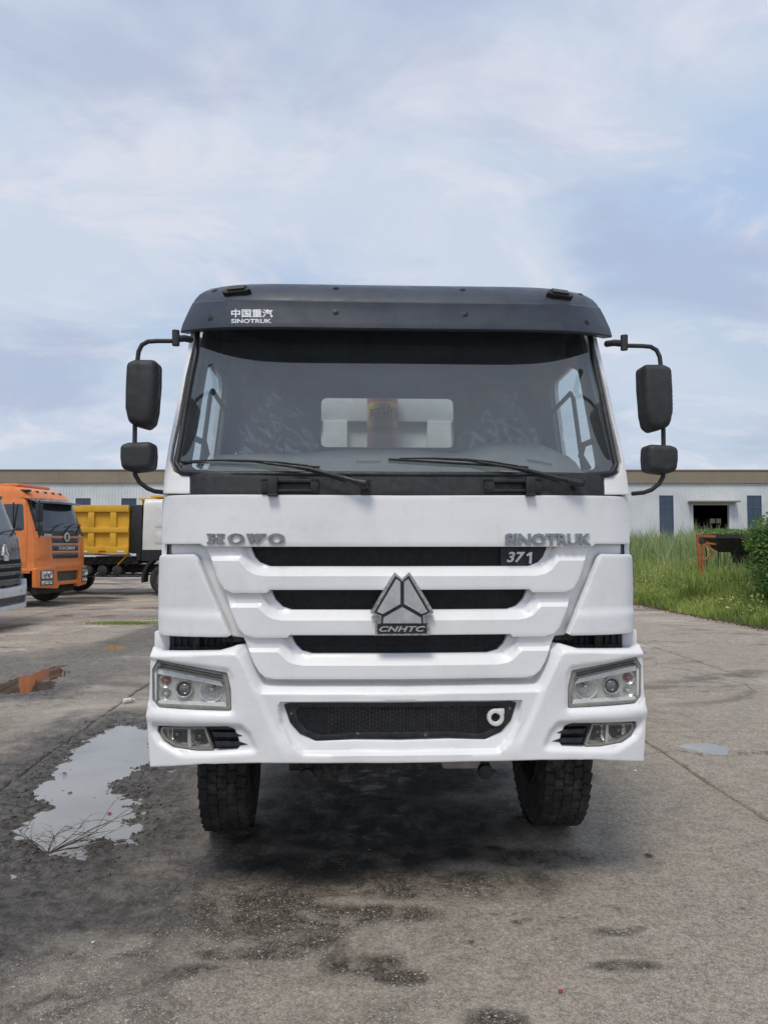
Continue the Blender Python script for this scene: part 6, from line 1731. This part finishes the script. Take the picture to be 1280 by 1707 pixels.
raised_text(ot, 'F3000', -0.80, 2.0, 0.28, 0.07, sf, -0.004, 'chrome', offset=0.03)
raised_text(ot, '380', 0.72, 2.0, 0.18, 0.06, sf, -0.004, 'chrome', offset=0.03)
mb = MB(); mb.lathe([(0.0, 0.02), (0.09, 0.02), (0.125, 0.02), (0.135, 0.012), (0.135, -0.02)], (0, sf(0, 1.95) - 0.03, 1.95), seg=28); emb = mb.build('emblem', 'chrome', ot)
vs_, fs_ = font_poly('S', offset=0.05); mn, mx = vs_.min(0), vs_.max(0)
surf_letters('emblem_letter', [((v[0] - (mn[0] + mx[0]) / 2) * 0.17, 1.95 + (v[1] - (mn[1] + mx[1]) / 2) * 0.22) for v in vs_], fs_, lambda x, z: sf(0, 1.95) - 0.052, 0, 0.01, 'charcoal_paint', emb)
# cheek panels, seams, door
plate(ot, 'cheek_panel', [(-1.16, 1.32, .05), (-0.80, 1.32, .05), (-0.74, 1.98, .05), (-1.16, 1.98, .05)], sf, -0.008, 0.02, 'orange_paint')
plate(ot, 'cheek_panel', [(1.16, 1.32, .05), (0.80, 1.32, .05), (0.74, 1.98, .05), (1.16, 1.98, .05)][::-1], sf, -0.008, 0.02, 'orange_paint')
for sd_ in (-1, 1):
    door_o = side_plate(ot, 'door', [(0.46, 1.12), (0.46, 2.1), (0.58, 2.98, .1), (1.36, 2.98, .1), (1.36, 1.12)], hwf, sd_, -0.012, 0.02, 'orange_paint')
    side_plate(door_o, 'door_window', [(0.56, 2.12, .08), (0.66, 2.86, .1), (1.26, 2.86, .08), (1.26, 2.12, .08)], hwf, sd_, -0.018, 0.012, 'dark_glass')
    mb = MB(); mb.bx(sd_ * 1.225, sd_ * 1.25, 0.86, 0.89, 2.1, 2.9); mb.build('window_bar', 'black_plastic', door_o)
    mb = MB(); mb.bx(sd_ * 1.22, sd_ * 1.255, 1.15, 1.32, 1.86, 1.91, 0.008); mb.build('door_handle', 'black_plastic', door_o)
    side_plate(ot, 'rear_quarter_window', [(1.48, 2.14, .06), (1.48, 2.84, .06), (1.84, 2.84, .06), (1.84, 2.14, .06)], hwf, sd_, -0.014, 0.012, 'dark_glass')
    if sd_ < 0: simple_mirror(ot, sd_, 1.32, 0.05, 2.35, 2.85)
    for k, (z0, z1, y0) in enumerate(((0.95, 1.10, 0.35), (0.55, 0.90, 0.5))):
        mb = MB(); mb.bx(sd_ * 1.18, sd_ * 1.23, y0, 1.6 - 0.9 * k * 0.4, z0, z1, 0.01)
        if k == 0: mb.build('side_skirt', 'orange_paint', ot)
        else:
            mb = MB(); mb.bx(sd_ * 1.0, sd_ * 1.23, 0.55, 1.0, 0.52, 0.56); mb.bx(sd_ * 1.18, sd_ * 1.22, 0.55, 0.58, 0.56, 0.95); mb.bx(sd_ * 1.18, sd_ * 1.22, 0.97, 1.0, 0.56, 0.95); mb.build('step', 'underbody', ot)
# bumper with lamps
bs = lambda x, z: -0.02 + 0.16 * (abs(x) / 1.25) ** 6 + 0.03 * (x / 1.25) ** 2
bo = plate(ot, 'bumper', [(0, 0.60), (-0.42, 0.60, .04), (-0.50, 0.50, .03), (-1.24, 0.56, .04), (-1.25, 1.10, .05), (-0.70, 1.12, .04), (-0.62, 1.16), (0, 1.16)], bs, 0, 0.10, 'orange_paint', sym_=True,
           holes=[round_poly([(-0.50, 0.70), (0.50, 0.70), (0.55, 0.98), (-0.55, 0.98)], 0.03)])
mb = MB(); mb.bx(-0.7, 0.7, 0.06, 0.10, 0.62, 1.05); mb.build('bumper_grille', 'charcoal_paint', bo)
for sd_ in (-1, 1):
    for z0, z1, mt in ((0.80, 1.0, 'reflector'), (0.64, 0.74, 'lamp_bezel')):
        L = [(sd_ * 1.14, z0 - 0.03, .03), (sd_ * 0.70, z0 - 0.03, .03), (sd_ * 0.70, z1 + 0.03, .03), (sd_ * 1.14, z1 + 0.03, .03)]
        q_ = plate(ot, 'headlight', L if sd_ < 0 else L[::-1], bs, -0.004, 0.02, 'charcoal_paint')
        L = [(sd_ * 1.11, z0, .02), (sd_ * 0.74, z0, .02), (sd_ * 0.76, z1, .02), (sd_ * 1.11, z1, .02)]
        plate(q_, 'lamp_bezel', L if sd_ < 0 else L[::-1], bs, -0.010, 0.01, mt)
        for xx in (0.84, 0.98):
            rr = (z1 - z0) * 0.40; mb = MB(); mb.lathe([(0, 0.0), (rr * .5, 0.004), (rr, 0.016), (rr * 1.08, 0.018), (rr * 1.1, 0)], (sd_ * xx, bs(xx, 0) - 0.012, (z0 + z1) / 2), seg=20); mb.build('lamp_bowl', 'chrome', q_)
for px_, tip in ((-0.75, -0.2), (-0.1, 0.42), (0.55, 1.0)):
    f = lambda x, z: (x, sf(x, z) - 0.03, z)
    mb = MB(); mb.tube([f(px_, 2.06), f((px_ + tip) / 2, 2.2), f(tip, 2.3)], 0.013, 6); mb.tube([f(tip - 0.35, 2.24), f(tip, 2.31), f(min(1.0, tip + 0.25), 2.36)], 0.011, 5); mb.build('wiper', 'black_plastic', ot)
rolling_gear(ot, 1.35, [4.6, 5.95], steer=R(-4), rim='underbody')
mb = MB(); mb.bx(-0.9, 0.9, 0.35, 0.55, 0.35, 0.55, 0.02); mb.bx(-0.5, 0.5, 0.6, 1.9, 0.4, 0.9, 0.05); mb.build('engine', 'underbody', ot)

# ---------------------------------------------------------------- charcoal truck, nearest the left edge
d1 = 15.9; x1 = (44.5 - 640) / FPX * d1
bt_ = empty('tractor_truck', (-7.83, 14.8, 0), R(96), 'dark grey truck with a white bumper cut off by the left edge', 'truck')
pr = [(0.9, 0.02, 1.22), (1.30, 0.03, 1.23), (1.86, 0.10, 1.22), (1.94, 0.14, 1.20), (2.72, 0.44, 1.10), (2.80, 0.42, 1.10), (2.88, 0.50, 1.08), (2.98, 0.8, 1.02), (3.02, 1.4, 0.98)]
cab_shell(bt_, 'cab', 'charcoal_paint', pr, D=2.2)
sf = surf_of(pr); hwf = lambda z: float(np.interp(z, [p[0] for p in pr], [p[2] for p in pr]))
plate(bt_, 'windscreen', [(0, 1.96), (-1.10, 1.96, .1), (-1.03, 2.70, .06), (0, 2.72)], sf, -0.008, 0.004, 'dark_glass', sym_=True)
for s in (-1, 1):
    L = [(s * 1.21, 1.0), (s * 1.12, 1.0), (s * 1.19, 1.90), (s * 1.09, 2.0), (s * 1.02, 2.72), (s * 1.08, 2.74), (s * 1.16, 2.0), (s * 1.225, 1.8)]
    mb = MB()
    pts = [(s * (hwf(z) + 0.004), sf(hwf(z), z) - 0.01, z) for z in (1.05, 1.5, 1.86, 1.94, 2.3, 2.72)]
    mb.tube(pts, 0.028, 6); mb.build('white_side_trim', 'off_white_paint', bt_)
for z0, z1, hw_ in ((1.34, 1.43, 0.95), (1.18, 1.26, 0.90), (1.02, 1.10, 0.85)):
    plate(bt_, 'grille_slot', [(0, z0), (-hw_ + 0.1, z0, .03), (-hw_, z1, .03), (0, z1)], sf, -0.014, 0.03, 'void_black', sym_=True)
    plate(bt_, 'grille_lip', [(0, z0 - 0.035), (-hw_ + 0.05, z0 - 0.035), (-hw_ - 0.02, z0 + 0.03), (-hw_ + 0.04, z0 + 0.03), (-hw_ + 0.12, z0 - 0.01), (0, z0 - 0.01)], sf, -0.03, 0.03, 'charcoal_paint', sym_=True)
mb = MB(); cz = 1.62
tri = [(-0.15, cz - 0.10), (-0.105, cz - 0.13), (-0.105, cz - 0.21), (0.105, cz - 0.21), (0.105, cz - 0.13), (0.15, cz - 0.10), (0.03, cz + 0.14), (0.0, cz + 0.11), (-0.03, cz + 0.14)]
mb.prism(tri, lambda u, v, d: (u, sf(u, v) - 0.04 + d, v), 0, 0.05); emb = mb.build('emblem', 'chrome', bt_)
mb = MB(); mb.prism([(-0.006, cz - 0.02), (0.006, cz - 0.02), (0.006, cz + 0.09), (-0.006, cz + 0.09)], lambda u, v, d: (u, sf(u, v) - 0.044 + d, v), 0, 0.01); mb.prism([(-0.08, cz - 0.09), (-0.07, cz - 0.10), (0, cz - 0.04), (0.07, cz - 0.10), (0.08, cz - 0.09), (0, cz - 0.02)], lambda u, v, d: (u, sf(u, v) - 0.044 + d, v), 0, 0.01); mb.build('emblem_line', 'void_black', emb)
raised_text(bt_, 'SINOTRUK', 0.72, 1.66, 0.5, 0.05, sf, -0.002, 'worn_chrome', offset=0.02)
bs2 = lambda x, z: -0.10 + 0.22 * (abs(x) / 1.25) ** 5
bo = plate(bt_, 'bumper', [(0, 0.38), (-1.14, 0.38, .05), (-1.25, 0.55, .05), (-1.25, 0.98, .06), (-1.12, 0.99, .05), (-0.98, 0.86, .06), (0, 0.84)], bs2, 0, 0.14, 'off_white_paint', sym_=True, holes=[round_poly([(-0.98, 0.48), (0.98, 0.48), (1.04, 0.66), (-1.04, 0.66)], 0.05)])
mb = MB(); mb.bx(-1.1, 1.1, 0.03, 0.06, 0.42, 0.74)
for z in (0.52, 0.57, 0.62): mb.bx(-1.02, 1.02, -0.01, 0.02, z, z + 0.015)
mb.build('bumper_grille', 'charcoal_paint', bo)
for x in (-0.9, -0.55, 0.55, 0.9): raised_text(bt_, 'E' if abs(x) > .7 else 'L', x, 0.76, 0.06, 0.07, bs2, -0.001, 'lamp_bezel')
for a, b in (((-0.2, 1.93), (0.7, 2.06)), ((0.5, 1.93), (1.0, 2.10))):
    f = lambda x, z: (x, sf(x, z) - 0.03, z); mb = MB(); mb.tube([f(*a), f((a[0] + b[0]) / 2, 2.03), f(*b)], 0.013, 6); mb.build('wiper', 'black_plastic', bt_)
simple_mirror(bt_, -1, 1.33, 0.0, 2.1, 2.6)
rolling_gear(bt_, 1.3, [4.4, 5.7], zc=0.52)

# ---------------------------------------------------------------- yellow tipper with a cream cab (faces right, behind)
yt_ = empty('dump_truck', ((288 - 640) / FPX * 24.6 + 1.3, 25.2, 0), R(90), 'yellow tipper truck with a cream white cab parked behind the orange truck', 'truck')
pr = [(1.55, 0.06, 1.22), (2.10, 0.12, 1.21), (3.05, 0.45, 1.14), (3.20, 0.62, 1.08), (3.27, 0.95, 1.02), (3.28, 1.3, 1.0)]
cab_shell(yt_, 'cab', 'cream_paint', pr, D=2.12); sf = surf_of(pr); hwf = lambda z: float(np.interp(z, [p[0] for p in pr], [p[2] for p in pr]))
pr2 = [(0.75, 0.02, 1.22), (1.55, 0.06, 1.22)]
cab_shell(yt_, 'bumper', 'charcoal_paint', pr2, D=0.62)
plate(yt_, 'windscreen', [(0, 2.16), (-1.06, 2.16, .1), (-1.02, 3.0, .08), (0, 3.02)], sf, -0.006, 0.004, 'dark_glass', sym_=True)
for sd_ in (-1, 1):
    side_plate(yt_, 'cab_pressing', [(1.30, 2.30, .08), (1.30, 3.02, .08), (1.72, 3.02, .08), (1.72, 2.30, .08)], hwf, sd_, -0.012, 0.02, 'cream_paint')
    side_plate(yt_, 'cab_pressing', [(1.30, 1.75, .05), (1.30, 2.15, .05), (1.72, 2.15, .05), (1.72, 1.75, .05)], hwf, sd_, -0.012, 0.02, 'cream_paint')
    side_plate(yt_, 'warning_sticker', [(1.83, 1.98), (1.83, 2.18), (2.05, 2.18), (2.05, 1.98)], hwf, sd_, -0.003, 0.003, 'label_yellow')
    dr = side_plate(yt_, 'door', [(0.40, 1.6), (0.46, 2.15), (0.6, 3.05, .1), (1.22, 3.05, .1), (1.22, 1.6)], hwf, sd_, -0.012, 0.02, 'cream_paint')
    side_plate(dr, 'door_window', [(0.56, 2.25, .06), (0.68, 2.95, .08), (1.14, 2.95, .06), (1.14, 2.25, .06)], hwf, sd_, -0.016, 0.012, 'dark_glass')
    # black arch over the front wheel
    mb = MB(); pts = [(1.35 + 0.70 * math.cos(a), 0.56 + 0.74 * math.sin(a)) for a in np.linspace(R(-8), R(188), 22)]
    for (ya, za), (yb_, zb2) in zip(pts[:-1], pts[1:]):
        b = len(mb.v); mb.v += [(sd_ * 0.80, ya, za), (sd_ * 1.24, ya, za), (sd_ * 1.24, yb_, zb2), (sd_ * 0.80, yb_, zb2)]; mb.f.append((b, b + 1, b + 2, b + 3))
        k_ = 1.13; b = len(mb.v); mb.v += [(sd_ * 1.24, ya, za), (sd_ * 1.24, yb_, zb2), (sd_ * 1.24, 1.35 + (yb_ - 1.35) * k_, 0.56 + (zb2 - .56) * k_), (sd_ * 1.24, 1.35 + (ya - 1.35) * k_, 0.56 + (za - .56) * k_)]; mb.f.append((b, b + 1, b + 2, b + 3))
    mb.bx(sd_ * 0.9, sd_ * 1.21, 1.4, 2.15, 1.18, 1.56); mb.build('wheel_arch', 'black_plastic', yt_)
mb = MB(); mb.box((0, 2.37, 2.25), (2.3, 0.40, 1.65), 0.04); mb.tube([(-1.05, 2.28, 1.2), (-1.05, 2.28, 3.0)], 0.10, 10); mb.build('exhaust_stack', 'black_plastic', yt_)
rolling_gear(yt_, 1.35, [5.2, 6.6], rim='wheel_paint')
# tanks under the chassis
for y in (3.05, 3.55, 4.05):
    for sd_ in (-1, 1):
        mb = MB(); mb.lathe([(0, 0.02), (0.12, 0.015), (0.165, -0.01), (0.175, -0.05), (0.175, -0.5)], (sd_ * 1.02, y, 0.86), axis=(sd_, 0, 0), seg=24); mb.build('air_tank', 'radiator', yt_)
mb = MB()
for sd_ in (-1, 1): mb.bx(sd_ * 0.5, sd_ * 0.98, 2.35, 4.4, 1.06, 1.30, 0.02); mb.bx(sd_ * 0.6, sd_ * 0.95, 2.35, 4.4, 0.62, 0.67)
mb.build('battery_tray', 'underbody', yt_)
mb = MB()
for k in range(7): y0 = 2.4 + k * 0.3; mb.tube([(-0.98, y0, 1.30), (-1.0, y0 + 0.15, 1.18 + 0.05 * (k % 2)), (-0.96, y0 + 0.4, 0.98)], 0.022, 6)
mb.build('air_hose', 'black_plastic', yt_)
mb = MB(); mb.tube([(-1.0, 2.55, 1.33), (-1.0, 3.9, 1.40), (-1.0, 4.9, 1.42)], 0.03, 6); mb.tube([(-1.02, 2.6, 1.36), (-1.02, 3.2, 1.36)], 0.04, 6); mb.build('pipe', 'brushed_silver', yt_)
# ribbed yellow box
bx_ = MB(); bx_.bx(-1.18, 1.18, 2.62, 7.6, 1.48, 1.56); bx_.bx(-1.20, -1.14, 2.6, 7.6, 1.45, 3.02); bx_.bx(1.14, 1.20, 2.6, 7.6, 1.45, 3.02); bx_.bx(-1.14, 1.14, 2.6, 2.66, 1.56, 3.02); bx_.bx(-1.14, 1.14, 7.54, 7.6, 1.56, 3.02)
box_o = bx_.build('tipper_box', 'yellow_paint', yt_)
for sd_ in (-1, 1):
    for nm, z0, z1 in (('top_rail', 2.83, 3.06), ('middle_rail', 2.13, 2.30), ('bottom_rail', 1.42, 1.66)):
        mb = MB(); mb.bx(sd_ * 1.2, sd_ * 1.30, 2.58, 7.6, z0, z1, 0.015); mb.build(nm, 'yellow_paint', yt_)
    for k in range(7):
        y0 = 2.58 + 0.30 + k * 0.72
        if k == 0: y0 = 2.58
        for z0, z1 in ((1.66, 2.13), (2.30, 2.83)):
            w_ = 0.20
            mb = MB(); mb.bx(sd_ * 1.2, sd_ * 1.285, y0 + (0.42 if k == 0 else 0.14), y0 + (0.42 if k == 0 else 0.14) + w_, z0, z1, 0.006); mb.build('box_rib', 'yellow_paint', yt_)
    for k in range(8):
        mb = MB(); mb.bx(sd_ * 1.302, sd_ * 1.306, 2.7 + k * 0.62, 2.95 + k * 0.62, 1.47, 1.52); mb.build('reflector_strip', 'reflective_red' if k % 2 else 'decal_white', yt_)
mb = MB(); mb.bx(-0.85, 1.0, 1.05, 2.0, 3.34, 3.42, 0.02); mb.bx(-0.2, 1.0, 2.0, 2.64, 3.30, 3.36); mb.bx(0.2, 1.0, 2.56, 2.64, 3.0, 3.32); mb.build('cab_guard', 'yellow_paint', yt_)
mb = MB(); mb.tube([(-1.05, 2.62, 1.45), (-1.05, 3.0, 1.05)], 0.03, 6); mb.build('box_strut', 'yellow_paint', yt_)
